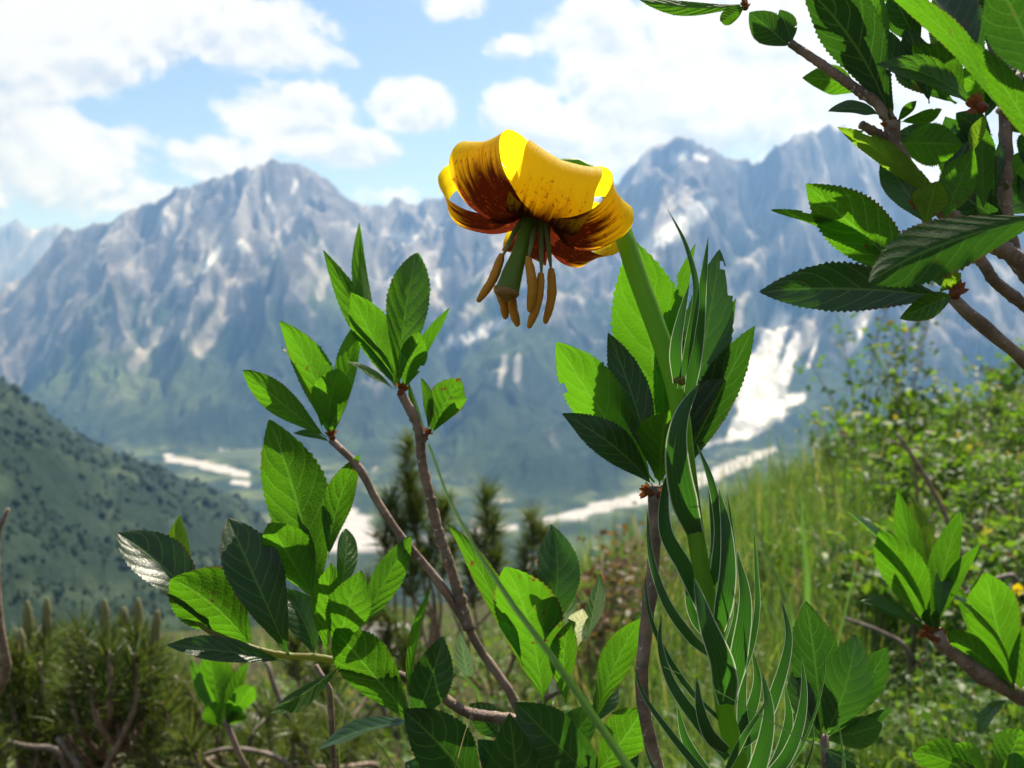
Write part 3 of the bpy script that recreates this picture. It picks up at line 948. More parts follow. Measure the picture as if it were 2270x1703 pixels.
pis = tube('pistil', [O, P(1170, 500, FD - .006), P(1152, 560, .262), P(1135, 610, .260), P(1124, 648, .259)], 0, 0, M_PISTIL, lily, n=40, ns=16,
           rads=np.array([12, 14, 14.5, 15, 17, 22, 26]) * mm, jit=0.01)
stg = tube('stigma', [P(1126, 640, .2585), P(1121, 660, .2585)], 0, 0, M_STIGMA, lily, n=7, ns=16, rads=np.array([23, 27, 25, 17]) * mm, jit=0.05)
sub(stg, pis)

# leaves up the stem: points from base to tip, width, start and end roll
LL = [
    ([(1541, 1186, .262), (1516, 1110, .256), (1500, 1000, .253), (1512, 920, .254), (1550, 850, .258)], 62, -8, 14),
    ([(1506, 862, .262), (1530, 740, .256), (1542, 640, .256), (1520, 545, .258), (1479, 462, .262)], 24, 30, 50),
    ([(1522, 905, .266), (1545, 760, .264), (1556, 640, .262), (1570, 526, .262)], 32, 10, 30),
    ([(1502, 850, .258), (1500, 770, .254), (1512, 700, .254), (1528, 630, .255)], 32, -20, -40),
    ([(1581, 1350, .268), (1590, 1260, .262), (1596, 1170, .262), (1576, 1065, .262), (1545, 985, .266)], 30, 20, 10),
    ([(1592, 1400, .262), (1606, 1330, .256), (1614, 1260, .256), (1610, 1170, .257), (1594, 1085, .26)], 42, 12, -20),
    ([(1600, 1430, .268), (1620, 1340, .266), (1628, 1250, .266), (1622, 1165, .266), (1611, 1092, .266)], 16, 50, 50),
    ([(1620, 1545, .264), (1640, 1440, .258), (1652, 1330, .257), (1634, 1222, .26)], 42, -10, 10),
    ([(1626, 1540, .268), (1662, 1440, .268), (1678, 1350, .27), (1676, 1260, .27), (1671, 1172, .27)], 17, 30, 20),
    ([(1574, 1450, .258), (1530, 1410, .25), (1478, 1335, .248), (1444, 1235, .25), (1434, 1128, .254)], 26, 20, 30),
    ([(1556, 1350, .268), (1520, 1262, .268), (1476, 1180, .268), (1474, 1085, .27), (1490, 1030, .272)], 38, -10, 20),
    ([(1612, 1560, .256), (1600, 1470, .246), (1568, 1385, .244), (1539, 1282, .248)], 60, -6, 12),
    ([(1600, 1600, .262), (1532, 1535, .26), (1470, 1440, .26), (1438, 1355, .26), (1429, 1265, .262)], 18, 40, 30),
    ([(1612, 1680, .256), (1550, 1605, .25), (1488, 1515, .25), (1463, 1430, .252), (1466, 1362, .254)], 30, 10, 20),
    ([(1604, 1760, .25), (1545, 1697, .246), (1486, 1625, .245), (1427, 1540, .246), (1403, 1468, .248)], 20, 20, 30),
    ([(1612, 1665, .254), (1574, 1632, .248), (1552, 1570, .246), (1544, 1500, .248)], 32, -10, 10),
    ([(1640, 1830, .25), (1510, 1790, .246), (1448, 1702, .246), (1424, 1640, .247)], 18, 30, 30),
    ([(1630, 1660, .264), (1682, 1615, .262), (1722, 1525, .26), (1748, 1415, .262), (1732, 1325, .266)], 30, 8, 20),
    ([(1640, 1680, .27), (1690, 1590, .272), (1726, 1500, .274), (1742, 1400, .276)], 14, 50, 50),
    ([(1650, 1780, .258), (1735, 1690, .256), (1768, 1620, .255), (1782, 1540, .256), (1778, 1458, .258)], 30, -6, 14),
    ([(1650, 1790, .266), (1735, 1715, .266), (1788, 1630, .266), (1826, 1500, .268), (1825, 1408, .27)], 12, 56, 56),
    ([(1640, 1790, .254), (1684, 1690, .248), (1704, 1580, .247), (1690, 1488, .25)], 42, -14, 10),
    ([(1630, 1640, .27), (1664, 1580, .272), (1680, 1510, .272), (1668, 1442, .272)], 30, 20, 30),
    ([(1660, 1800, .262), (1762, 1740, .262), (1800, 1655, .262), (1803, 1590, .262)], 12, 40, 50),
    ([(1660, 1830, .26), (1800, 1800, .26), (1866, 1720, .26), (1864, 1640, .26), (1855, 1590, .26)], 13, 40, 40),
    ([(1612, 1705, .244), (1650, 1630, .24), (1686, 1576, .242), (1706, 1540, .244)], 18, 20, 40),
    ([(1640, 1760, .27), (1650, 1650, .272), (1645, 1560, .272), (1655, 1480, .272)], 34, 10, -10),
    ([(1650, 1800, .268), (1720, 1700, .27), (1748, 1600, .27), (1740, 1520, .27)], 34, 10, -10),
    ([(1640, 1800, .268), (1570, 1720, .27), (1520, 1640, .27), (1500, 1560, .27)], 30, 10, -10),
    ([(1565, 1310, .27), (1586, 1220, .272), (1580, 1120, .272), (1568, 1040, .272)], 26, 10, -10),
    ([(1580, 1420, .27), (1545, 1380, .27), (1528, 1330, .27), (1530, 1240, .27)], 22, 20, -10),
    ([(1606, 1480, .266), (1622, 1420, .268), (1632, 1370, .268), (1630, 1330, .268)], 26, 40, 20),
]
for pts, w, r0_, r1_ in LL:
    ribbon('leaf', pts, w * 1.05, lily, M_LILY_LEAF, n=30, roll0=r0_, roll1=r1_, fold=14, side=random.choice((1, -1)))
tube('leaf_scar', [P(1500, 846, .258), P(1510, 838, .2575), P(1512, 852, .258)], 9 * mm, 7 * mm, M_SHOOT, lily, n=8, ns=8)


# ================================================================== SHRUBS WITH TOOTHED LEAVES (near)
def branch(parent, pts, r0, r1, name='branch', mat=None, d=None, root=None):
    """pts = (x, y, depth) pixels; radii in photograph pixels at that depth"""
    p3 = [P(*p) for p in pts]
    if root is not None:
        p3.append(np.asarray(root, float))
    dm = np.mean([p[2] for p in pts])
    n = max(20, len(p3) * 9)
    path = catmull(p3, n)
    rad = np.linspace(r0, r1, n) * dm / F
    # leaf-scar swellings along the twig
    k = rng.uniform(0, 1, n); rad = rad * (1 + 0.16 * (k > 0.86) + 0.03 * rng.normal(size=n))
    v, f, uv = tube_geo(path, rad, 12, 0.05)
    return mesh_obj(name, v, f, mat or M_BARK, parent, uv)


def bud(parent, x, y, d, size=12, ang=90, mat=None):
    """a cluster of bud scales: small pointed shells"""
    bag_v = []; bag_f = []; n = 0
    for k in range(5):
        a = R(ang + (k - 2) * 26 + rng.normal() * 6)
        b0 = P(x, y, d); t0 = P(x + math.cos(a) * size * 1.7, y - math.sin(a) * size * 1.7, d - .0006 * (k % 3))
        V, q, _ = leaf_geo(b0, t0, size * .9 * d / F, rng.uniform(-40, 40), 30, -1, teeth=4, cols=5, ex=.8, kk=.9)
        bag_v.append(V); bag_f.append(q + n); n += len(V)
    v2, f2, _ = tube_geo(catmull([P(x - math.cos(R(ang)) * size * .7, y + math.sin(R(ang)) * size * .7, d), P(x, y, d), P(x + math.cos(R(ang)) * size * .5, y - math.sin(R(ang)) * size * .5, d)], 7),
                         np.array([.55, .62, .66, .62, .5, .4, .25]) * size * d / F, 9, .05)
    return mesh_obj('bud', np.vstack(bag_v + [v2]), [tuple(f) for f in np.vstack(bag_f)] + [tuple(i + n for i in f) for f in f2], mat or M_BUD, parent)


U, D_ = -1, 1                          # underside or upper side turned to the lens

# ---- the shrub left of the lily
rootA = foot(0.03, 0.42)
shA = thing('broadleaf_shrub', rootA, 'shrub with toothed glossy green leaves on forked reddish twigs, left of the lily', 'shrub')
dA = 0.325
branch(shA, [(889, 872, .325), (926, 945, .325), (936, 1025, .326), (954, 1105, .327), (972, 1180, .328), (998, 1255, .328), (1027, 1350, .328), (1040, 1395, .328)], 10, 13)
branch(shA, [(734, 975, .325), (796, 1037, .325), (832, 1104, .325), (883, 1181, .326), (955, 1268, .327), (1016, 1355, .328), (1071, 1450, .328), (1128, 1530, .328), (1161, 1598, .33), (1230, 1720, .335), (1290, 1900, .35)], 8, 17, root=rootA)
branch(shA, [(946, 968, .325), (934, 985, .325), (936, 1030, .326)], 6, 8)
branch(shA, [(966, 1533, .33), (1005, 1562, .33), (1042, 1582, .33), (1100, 1590, .331), (1161, 1600, .331), (1230, 1640, .332), (1295, 1700, .335), (1330, 1800, .34)], 11, 14)
branch(shA, [(780, 1471, .318), (860, 1490, .320), (920, 1510, .325), (966, 1533, .33)], 9, 11)
branch(shA, [(405, 1352, .312), (432, 1375, .312), (469, 1402, .312), (561, 1437, .313), (629, 1453, .315), (698, 1457, .317), (780, 1471, .318)], 5, 9, 'shoot', M_SHOOT)
branch(shA, [(700, 1475, .345), (728, 1517, .345), (735, 1604, .35), (745, 1760, .36)], 6, 9, root=foot(-.05, .5))
branch(shA, [(1161, 1598, .33), (1215, 1545, .33), (1250, 1530, .33)], 8, 5)
for (x, y, s, a) in [(889, 868, 13, 80), (736, 968, 11, 100), (946, 962, 9, 60)]:
    bud(shA, x, y, .3245, s, a)
# (base x, y, tip x, y, width, side, roll, tip depth offset, bend)
top_cluster = [
    (889, 868, 776, 648, 92, U, -28, .004), (884, 862, 925, 560, 100, D_, 14, .012), (878, 862, 716, 553, 66, U, 4, .014), (884, 850, 796, 495, 44, U, 34, .018),
    (892, 866, 928, 735, 58, U, -8, -.008), (896, 862, 996, 684, 34, U, 40, .004), (882, 868, 768, 800, 24, D_, 58, -.012),
    (952, 960, 1020, 838, 80, U, 10, .002), (956, 962, 1038, 882, 28, U, 44, -.003), (950, 958, 934, 838, 28, U, -40, .006), (945, 960, 905, 842, 18, U, 50, .004),
    (728, 970, 619, 711, 86, U, -30, .005), (724, 970, 538, 820, 70, U, -6, -.004), (732, 970, 752, 820, 90, U, 6, -.010), (738, 968, 794, 712, 56, U, 28, .010),
    (716, 960, 624, 770, 46, D_, -40, .016), (730, 978, 650, 960, 22, D_, 58, -.004)]
for k_, L_ in enumerate(top_cluster):
    leaf(shA, L_, M_LEAF, dA + rng.uniform(-.002, .002), 24, glint={15: 1, 1: 0}.get(k_, 0))
mid_cluster = [
    (700, 1330, 597, 930, 150, U, -10, .006, .03), (700, 1250, 692, 1075, 46, U, 40, .012), (728, 1240, 797, 1007, 68, U, 22, .004), (700, 1330, 598, 1160, 108, U, -16, -.012, -.03),
    (724, 1452, 733, 1248, 66, U, 24, -.016), (748, 1440, 800, 1263, 90, D_, 8, -.010), (790, 1400, 911, 1187, 66, U, -12, .004), (752, 1320, 766, 1172, 54, D_, -46, .012)]
for k_, L_ in enumerate(mid_cluster):
    leaf(shA, L_, M_LEAF, .318 + rng.uniform(-.003, .003), 22, glint=1 if k_ == 7 else 0)
low_cluster = [
    (640, 1452, 505, 1148, 128, D_, 16, .006, -.03), (698, 1456, 622, 1305, 82, D_, 12, .006), (560, 1438, 380, 1282, 150, U, -14, -.012, .05),
    (470, 1402, 260, 1182, 112, D_, -30, .004, .03), (629, 1466, 370, 1430, 58, D_, 62, -.014, -.03), (753, 1478, 598, 1582, 50, U, 40, -.012, .04),
    (915, 1600, 742, 1396, 112, U, -12, -.010, -.02), (915, 1600, 982, 1412, 92, D_, 6, -.004, .02), (905, 1560, 954, 1306, 30, U, 56, .004),
    (930, 1600, 700, 1664, 52, D_, 58, .010, .05)]
for k_, L_ in enumerate(low_cluster):
    leaf(shA, L_, M_LEAF_DARK if L_[5] == D_ else M_LEAF, .314 + rng.uniform(-.003, .003), 24, glint={3: -1, 4: -1}.get(k_, 0))
leaf(shA, (437, 1380, 400, 1140, 62, U, 18, .008), M_LEAF_YOUNG, .314, 20)
right_cluster = [
    (1205, 1560, 1122, 1256, 148, U, -16, -.010, .02), (1205, 1420, 1222, 1162, 98, D_, 14, .010), (1160, 1480, 994, 1162, 62, U, -30, .006, .02),
    (1255, 1560, 1262, 1378, 62, U, 20, -.006), (1320, 1600, 1420, 1372, 76, U, 16, .002, -.02), (1310, 1620, 1366, 1505, 56, D_, 20, .010),
    (1310, 1720, 1144, 1556, 116, D_, 6, -.012, -.02), (1310, 1730, 1424, 1574, 104, U, 10, -.010, .03), (1075, 1790, 893, 1574, 124, D_, 14, -.016, .03),
    (1150, 1810, 1130, 1580, 124, D_, -10, -.018), (1270, 1420, 1258, 1256, 60, U, 10, .03), (1300, 1420, 1330, 1270, 44, U, -30, .03), (1040, 1500, 1020, 1400, 44, U, 20, .05),
    (1000, 1540, 960, 1440, 52, U, -20, .05), (1240, 1800, 1200, 1640, 110, D_, 20, .004), (1360, 1790, 1400, 1620, 84, D_, -20, .006)]
for L_ in right_cluster:
    leaf(shA, L_, M_LEAF if L_[5] == U else M_LEAF_DARK, .322 + rng.uniform(-.003, .003), 22)
for L_ in [(1180, 1760, 1060, 1640, 90, D_, 10, -.01), (1300, 1780, 1260, 1600, 96, D_, -14, .0), (1230, 1700, 1330, 1560, 80, U, 20, .006), (1120, 1640, 1040, 1560, 70, U, -16, .012), (1390, 1740, 1350, 1640, 70, D_, 14, .006), (980, 1760, 900, 1690, 80, D_, 14, .0)]:
    leaf(shA, L_, M_LEAF_DARK, .326 + rng.uniform(-.003, .003), 20)
leaf(shA, (1272, 1450, 1292, 1350, 52, U, 10, -.004), M_LEAF_PALE, .338, 12)
leaf(shA, (1226, 1570, 1222, 1500, 20, U, 10, -.004), M_LEAF_PALE, .330, 12)

# ---- the sprig standing behind the lily's stem
rootB = foot(0.055, 0.31)
shB = thing('broadleaf_shrub', rootB, 'upright shrub shoot with a whorl of large toothed leaves, some eaten, behind the lily stem', 'shrub')
branch(shB, [(1449, 1078, .288), (1452, 1110, .288), (1449, 1232, .288), (1434, 1386, .288), (1422, 1520, .288), (1442, 1643, .29), (1462, 1720, .292), (1475, 1850, .296)], 14, 17, root=rootB)
bud(shB, 1440, 1092, .287, 15, 165); bud(shB, 1463, 1096, .2865, 13, 30)
for L_, m_ in [((1470, 1070, 1402, 530, 178, U, -8, .004, .01), M_LEAF), ((1450, 1070, 1234, 758, 128, U, -22, -.004, -.03), M_LEAF), ((1448, 1078, 1245, 918, 78, D_, 24, -.008, .03), M_LEAF_DARK),
               ((1462, 1078, 1478, 910, 106, U, 4, -.016), M_LEAF), ((1452, 1060, 1348, 738, 80, D_, 12, .012), M_LEAF_DARK), ((1490, 1080, 1674, 722, 92, U, 28, -.002, .04), M_LEAF_DARK),
               ((1480, 1060, 1542, 540, 52, U, 20, .010), M_LEAF), ((1500, 1080, 1570, 955, 34, D_, -40, .012), M_LEAF)]:
    leaf(shB, L_, m_, .287, 22, teeth=32)
leaf(shB, (1488, 1060, 1632, 662, 66, U, 24, .004, .02), M_LEAF, .291, 18, bites=((.9, .83, .05), (-.9, .72, .045)))
leaf(shB, (1490, 1060, 1596, 552, 112, D_, 12, .008), M_LEAF_DARK, .293, 16, bites=((.95, .86, .06), (.5, .93, .035), (-.9, .8, .04)))

# ---- the shrub reaching in from the right above
rootC = foot(0.40, 0.40)
shC = thing('broadleaf_shrub', rootC, 'leafy shrub with dark branches and sharply toothed leaves leaning in above the grassy slope', 'shrub')
branch(shC, [(1752, 96, .292), (1814, 138, .290), (1908, 204, .288), (1947, 232, .287), (1977, 276, .286)], 9, 13)
branch(shC, [(1977, 270, .286), (1980, 317, .286), (1999, 353, .287), (2040, 414, .29), (2130, 500, .295), (2240, 564, .298), (2290, 612, .30), (2400, 720, .31)], 17, 20)
branch(shC, [(1908, 276, .284), (1930, 288, .285), (1958, 305, .286), (1980, 318, .286)], 9, 11)
branch(shC, [(2228, 240, .30), (2229, 317, .30), (2228, 419, .30), (2232, 500, .30), (2260, 590, .302), (2400, 740, .312)], 13, 18)
branch(shC, [(2112, 660, .272), (2125, 684, .272), (2156, 700, .273), (2205, 746, .275), (2270, 797, .278), (2340, 860, .285), (2480, 1050, .30)], 14, 19, root=rootC)
branch(shC, [(2160, 560, .286), (2177, 582, .286), (2205, 623, .287), (2270, 676, .29), (2340, 740, .295), (2400, 860, .30)], 12, 15)
branch(shC, [(2060, 490, .28), (2090, 540, .28), (2112, 600, .276), (2116, 664, .273)], 6, 9)
bud(shC, 2118, 648, .2705, 19, 70); bud(shC, 1977, 285, .285, 17, 100); bud(shC, 2030, 455, .275, 12, 95); bud(shC, 2172, 236, .262, 20, 150); bud(shC, 1652, 16, .292, 9, 90)
branch(shC, [(1640, -60, .294), (1650, 0, .293), (1654, 20, .293)], 7, 6)
C_L = [
    ((1975, 268, 1772, -40, 124, U, -30, .004, .02), M_LEAF_DARK, .284), ((1985, 265, 1898, -40, 92, U, 14, .006), M_LEAF_DARK, .288), ((1905, 206, 1778, 173, 64, U, -20, .012), M_LEAF, .296),
    ((1958, 262, 1836, 247, 34, D_, 52, -.006), M_LEAF_DARK, .284), ((1752, 104, 1661, 28, 68, U, 10, .002), M_LEAF_DARK, .290), ((1756, 100, 1728, 22, 44, U, -18, .004), M_LEAF_DARK, .291),
    ((1660, 8, 1415, -2, 34, U, 40, .004, .02), M_LEAF, .292), ((1654, 14, 1598, 48, 38, U, -10, -.004), M_LEAF, .291), ((2166, 246, 1940, 144, 66, D_, -34, .006, .07), M_LEAF, .274),
    ((2140, 224, 2022, 100, 84, U, -14, .006), M_LEAF, .282), ((1990, 270, 2032, 224, 24, U, 20, -.004), M_LEAF, .283), ((1998, 270, 2088, 242, 36, D_, 48, -.006), M_LEAF, .283),
    ((1988, 318, 2134, 322, 96, U, -12, -.004, -.03), M_LEAF, .286), ((2110, 470, 1857, 282, 56, U, -24, .006, .02), M_LEAF_YOUNG, .280), ((2050, 640, 1787, 408, 128, U, -14, -.002, -.03), M_LEAF, .272),
    ((2104, 662, 1682, 648, 106, D_, 14, .002, .03), M_LEAF_DARK, .272), ((2010, 600, 1710, 466, 40, U, -44, .006), M_LEAF, .277), ((2080, 520, 1955, 350, 76, D_, 10, .010), M_LEAF_DARK, .286),
    ((2050, 500, 2078, 402, 84, U, 12, -.002), M_LEAF_YOUNG, .272), ((2090, 490, 2160, 332, 84, U, 18, .004, .03), M_LEAF, .276), ((2180, 470, 2178, 278, 52, U, -24, .004), M_LEAF, .284),
    ((2150, 345, 2186, 256, 34, U, 20, .0), M_LEAF_YOUNG, .276), ((2112, 656, 1994, 706, 54, D_, -18, -.006, .05), M_LEAF, .270), ((2050, 640, 1940, 570, 50, D_, 30, .006), M_LEAF_DARK, .28),
    ((2206, 450, 2217, 312, 26, D_, 40, .0), M_LEAF_DARK, .286), ((2150, 150, 2012, -40, 108, D_, -12, .010), M_LEAF_DARK, .270), ((2180, 190, 2098, -30, 84, D_, 18, .010), M_LEAF_DARK, .276),
    ((2060, 230, 2010, 60, 64, U, 20, .01), M_LEAF_DARK, .296), ((2230, 420, 2300, 330, 70, U, 20, .01), M_LEAF, .296), ((2200, 300, 2120, 250, 60, U, 10, .006), M_LEAF_DARK, .294),
    ((2240, 500, 2120, 420, 90, D_, -10, .01), M_LEAF_DARK, .298), ((2040, 420, 1990, 370, 50, D_, -30, .01), M_LEAF_DARK, .292), ((2300, 470, 2170, 400, 90, D_, 12, .01), M_LEAF_DARK, .300),
    ((1960, 100, 1930, -40, 60, U, 12, .01), M_LEAF, .300), ((2260, 130, 2180, -60, 120, U, -10, .01), M_LEAF_DARK, .292), ((2300, 300, 2230, 200, 80, U, 10, .01), M_LEAF, .290),
    ((2112, 650, 2090, 560, 50, U, 20, .004), M_LEAF, .274), ((2080, 650, 2130, 605, 30, U, 30, -.004), M_LEAF_YOUNG, .271)]
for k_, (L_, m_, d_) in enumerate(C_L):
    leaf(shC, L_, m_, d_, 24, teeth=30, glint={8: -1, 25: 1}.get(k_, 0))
for (x_, y_) in [(2010, 40), (2060, 100), (2120, 60), (2190, 40), (2240, 90), (2090, 170), (2150, 210), (2220, 170), (2260, 240), (2080, 290), (2140, 320), (2200, 350), (2255, 330), (2100, 390), (2160, 430), (2250, 420), (2050, 350), (2270, 30), (1990, 130), (2060, 20)]:
    a_ = rng.uniform(60, 160); l_ = rng.uniform(120, 190)
    leaf(shC, (x_ + 30, y_ + 60, x_ + 30 + l_ * math.cos(R(a_)), y_ + 60 - l_ * math.sin(R(a_)), rng.uniform(58, 88), U if rng.random() < .55 else D_, rng.uniform(-30, 30), rng.uniform(-.006, .012)), M_LEAF_DARK if rng.random() < .65 else M_LEAF, rng.uniform(.298, .318), 22, teeth=22)
for k_ in range(34):                  # leaves added out of view above, placed to shade what hangs below
    x_ = rng.uniform(1760, 2520); y_ = rng.uniform(-420, -60); a_ = rng.uniform(40, 150); l_ = rng.uniform(130, 200)
    leaf(shC, (x_, y_, x_ + l_ * math.cos(R(a_)), y_ - l_ * math.sin(R(a_)), rng.uniform(70, 110), U if rng.random() < .5 else D_, rng.uniform(-30, 30), rng.uniform(-.01, .03)), M_LEAF_DARK, rng.uniform(.30, .40), 22, teeth=10, cols=5)
branch(shC, [(2228, 240, .30), (2200, 100, .31), (2150, -80, .33), (2080, -300, .36)], 12, 5)
branch(shC, [(2230, 250, .30), (2290, 60, .32), (2340, -150, .35), (2350, -320, .38)], 11, 5)
# leaves that reach out towards the lens
for L_, m_, d_ in [((2330, 480, 1926, 626, 138, U, 10, -.010, .06), M_LEAF_DARK, .225), ((2215, 245, 1950, -30, 58, U, -28, .01, .03), M_LEAF, .218),
                   ((2330, 200, 2200, -60, 150, U, -8, .0, .0), M_LEAF_DARK, .190), ((2330, 370, 2150, 90, 66, U, -24, .0, .0), M_LEAF, .192)]:
    leaf(shC, L_, m_, d_, 20, teeth=30)
branch(shC, [(2215, 245, .22), (2330, 330, .24), (2450, 520, .28), (2480, 1050, .30)], 6, 12)
branch(shC, [(2330, 370, .192), (2420, 470, .23), (2480, 700, .28), (2480, 1050, .30)], 6, 12)

# ---- the sprig low on the right
rootD = foot(0.36, 0.62)
shD = thing('broadleaf_shrub', rootD, 'low shrub shoot with bright upright leaves on a slanting dark twig over the slope', 'shrub')
dD = 0.42
branch(shD, [(2072, 1400, dD), (2086, 1425, dD), (2118, 1449, dD), (2173, 1493, dD), (2240, 1530, dD + .005), (2300, 1565, dD + .01), (2420, 1680, dD + .06)], 17, 19, root=rootD)
bud(shD, 2062, 1408, dD - .001, 17, 150); bud(shD, 2078, 1412, dD - .002, 15, 60)
for L_, m_ in [((2060, 1395, 1948, 1176, 100, U, -18, -.006), M_LEAF), ((2060, 1395, 1876, 1134, 46, D_, -44, .004), M_LEAF), ((2066, 1390, 1990, 1085, 60, U, 8, .02), M_LEAF), ((2068, 1390, 2022, 1100, 60, U, 20, .03), M_LEAF_YOUNG),
               ((2070, 1395, 2130, 1134, 62, U, 20, .004), M_LEAF), ((2074, 1395, 2172, 1206, 40, U, 42, .0), M_LEAF), ((2072, 1392, 2094, 1240, 34, D_, -46, .01), M_LEAF), ((2060, 1400, 1905, 1332, 44, D_, 52, -.012), M_LEAF_DARK),
               ((2250, 1534, 2185, 1268, 108, U, 8, -.010), M_LEAF), ((2250, 1536, 2098, 1396, 60, U, -20, -.012), M_LEAF), ((2246, 1530, 2108, 1316, 56, D_, -42, .004), M_LEAF), ((2252, 1530, 2120, 1300, 56, U, -26, .02), M_LEAF),
               ((2262, 1536, 2280, 1380, 60, U, 14, .0), M_LEAF), ((2240, 1550, 2174, 1628, 34, D_, 46, -.012), M_LEAF), ((2330, 1600, 2300, 1420, 70, U, -10, .01), M_LEAF), ((2080, 1412, 2060, 1350, 40, U, 0, -.01), M_LEAF_DARK)]:
    leaf(shD, L_, m_, dD, 24, teeth=22, glint=1 if (L_[5] == D_ and L_[6] < -40) else 0)

# ---- dark leaves low on the right, shade put into their darker leaf green
rootE = foot(0.16, 0.45)
shE = thing('broadleaf_shrub', rootE, 'dark shaded shrub shoot with broad dull leaves low beside the lily stem', 'shrub')
dE = 0.33
branch(shE, [(1826, 1630, dE), (1832, 1700, dE), (1840, 1850, dE + .02)], 9, 12, root=rootE)
for L_, m_ in [((1822, 1630, 1786, 1332, 112, U, -6, .004), M_LEAF_DARK), ((1828, 1630, 1898, 1406, 104, D_, 10, -.004), M_LEAF_DARK), ((1836, 1630, 1966, 1436, 76, U, 14, .0), M_LEAF_DARK), ((1826, 1640, 1956, 1606, 66, U, -20, -.01), M_LEAF),
               ((1830, 1630, 1980, 1570, 34, D_, 46, .0), M_LEAF_DARK), ((1822, 1640, 1740, 1590, 60, U, 10, .004), M_LEAF), ((1826, 1660, 1900, 1720, 70, D_, 10, -.01), M_LEAF_DARK), ((1828, 1650, 1760, 1480, 60, D_, -20, .01), M_LEAF_DARK)]:
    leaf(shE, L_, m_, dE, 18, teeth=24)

# ---- leaves at the bottom right corner
rootH = foot(0.30, 0.5)
shH = thing('broadleaf_shrub', rootH, 'few broad shrub leaves low on the slope below the slanting dark twig', 'shrub')
branch(shH, [(2200, 1740, .36), (2230, 1790, .365), (2260, 1880, .38)], 10, 12, root=rootH)
for L_ in [(2200, 1745, 2024, 1668, 84, U, -10, -.004, .05), (2200, 1745, 2110, 1650, 76, U, 10, .004), (2205, 1740, 2262, 1615, 84, U, -14, .0), (2205, 1745, 2300, 1690, 80, D_, 12, .0), (2200, 1750, 2080, 1720, 70, D_, 20, -.006)]:
    leaf(shH, L_, M_LEAF, .36, 22, teeth=24)

# ---- the small sprig at the lower left
rootG = foot(-0.17, 0.72)
shF = thing('broadleaf_shrub', rootG, 'small bright shrub shoot with upright leaves standing beside the dwarf pine', 'shrub')
dF = 0.52
branch(shF, [(500, 1600, dF), (512, 1625, dF), (527, 1665, dF), (560, 1740, dF + .02)], 6, 9, root=rootG)
for L_ in [(496, 1606, 462, 1445, 92, U, -10, .006), (500, 1604, 548, 1468, 38, U, 34, .006), (500, 1606, 560, 1520, 52, U, 10, -.006), (496, 1608, 424, 1462, 36, D_, -44, .006), (498, 1610, 520, 1560, 44, U, -10, -.01),
           (496, 1612, 460, 1560, 44, U, 14, -.012), (500, 1612, 540, 1585, 34, U, 30, -.01)]:
    leaf(shF, L_, M_LEAF, dF, 22, teeth=18)


# ================================================================== THE SLOPE'S PLANTS (middle distance)
def rnd_leaf_material(name, ramp, glow_mul=1.6, glow_f=0.42, rough=0.5):
    mt, t, out = material(name)
    at = t.new('ShaderNodeAttribute', attribute_name='rnd')
    rp = t.new('ShaderNodeValToRGB'); t.l.new(at.outputs['Fac'], rp.inputs[0])
    els = rp.color_ramp.elements
    while len(els) < len(ramp):
        els.new(0.5)
    for e_, (p_, c_) in zip(els, ramp):
        e_.position = p_; e_.color = tuple(c_) + (1,)
    gm = t.mix(1.0, rp.outputs[0], (glow_mul, glow_mul, glow_mul * .5), 'MULTIPLY')
    t.l.new(mixsh(t, glow_f, principled(t, rp.outputs[0], rough, 0.35), translucent(t, gm)), out.inputs[0])
    return mt


M_GRASS = rnd_leaf_material('grass', [(0, (.035, .090, .014)), (.45, (.070, .145, .022)), (.72, (.13, .19, .05)), (.86, (.25, .23, .10)), (1, (.36, .30, .17))], 1.9)
M_BUSH = rnd_leaf_material('bush_leaves', [(0, (.018, .050, .010)), (.45, (.055, .125, .012)), (.9, (.12, .20, .015)), (1, (.20, .14, .04))], 2.1, 0.46)
M_BROWN = rnd_leaf_material('brown_bush_leaves', [(0, (.060, .055, .022)), (.5, (.11, .075, .035)), (.8, (.16, .075, .04)), (1, (.08, .10, .03))], 1.5)
M_COVER = rnd_leaf_material('herbs_and_litter', [(0, (.018, .050, .010)), (.35, (.050, .115, .014)), (.62, (.10, .17, .02)), (.78, (.14, .10, .055)), (.92, (.22, .15, .085)), (1, (.30, .24, .18))], 1.9)
M_NEEDLE = rnd_leaf_material('pine_needles', [(0, (.022, .042, .010)), (.35, (.060, .095, .018)), (.8, (.13, .165, .036)), (1, (.22, .16, .07))], 1.6, 0.32, 0.45)
M_CANDLE = stem_material('pine_candle', (.17, .18, .085), (.27, .26, .15), (.25, .25, .1), 300, 0.8)
M_STALK = stem_material('grass_stalk', (.075, .17, .03), (.12, .22, .05), (.16, .34, .05), 200)
M_STRAW = stem_material('straw', (.34, .27, .12), (.46, .38, .20), (.4, .33, .15), 200)


def frames(n, up_tilt=(20, 75), up=None):
    """random leaf frames: x across, y along the blade, z its face"""
    azm = rng.uniform(0, 2 * np.pi, n); el_ = np.radians(rng.uniform(up_tilt[0], up_tilt[1], n))
    y = np.stack([np.cos(azm) * np.cos(el_), np.sin(azm) * np.cos(el_), np.sin(el_)], 1)
    z = nrm(rng.normal(size=(n, 3)) * 0.6 + np.array((0, 0, 1.0)))
    x = nrm(np.cross(y, z)); z = np.cross(x, y)
    return x, y, z


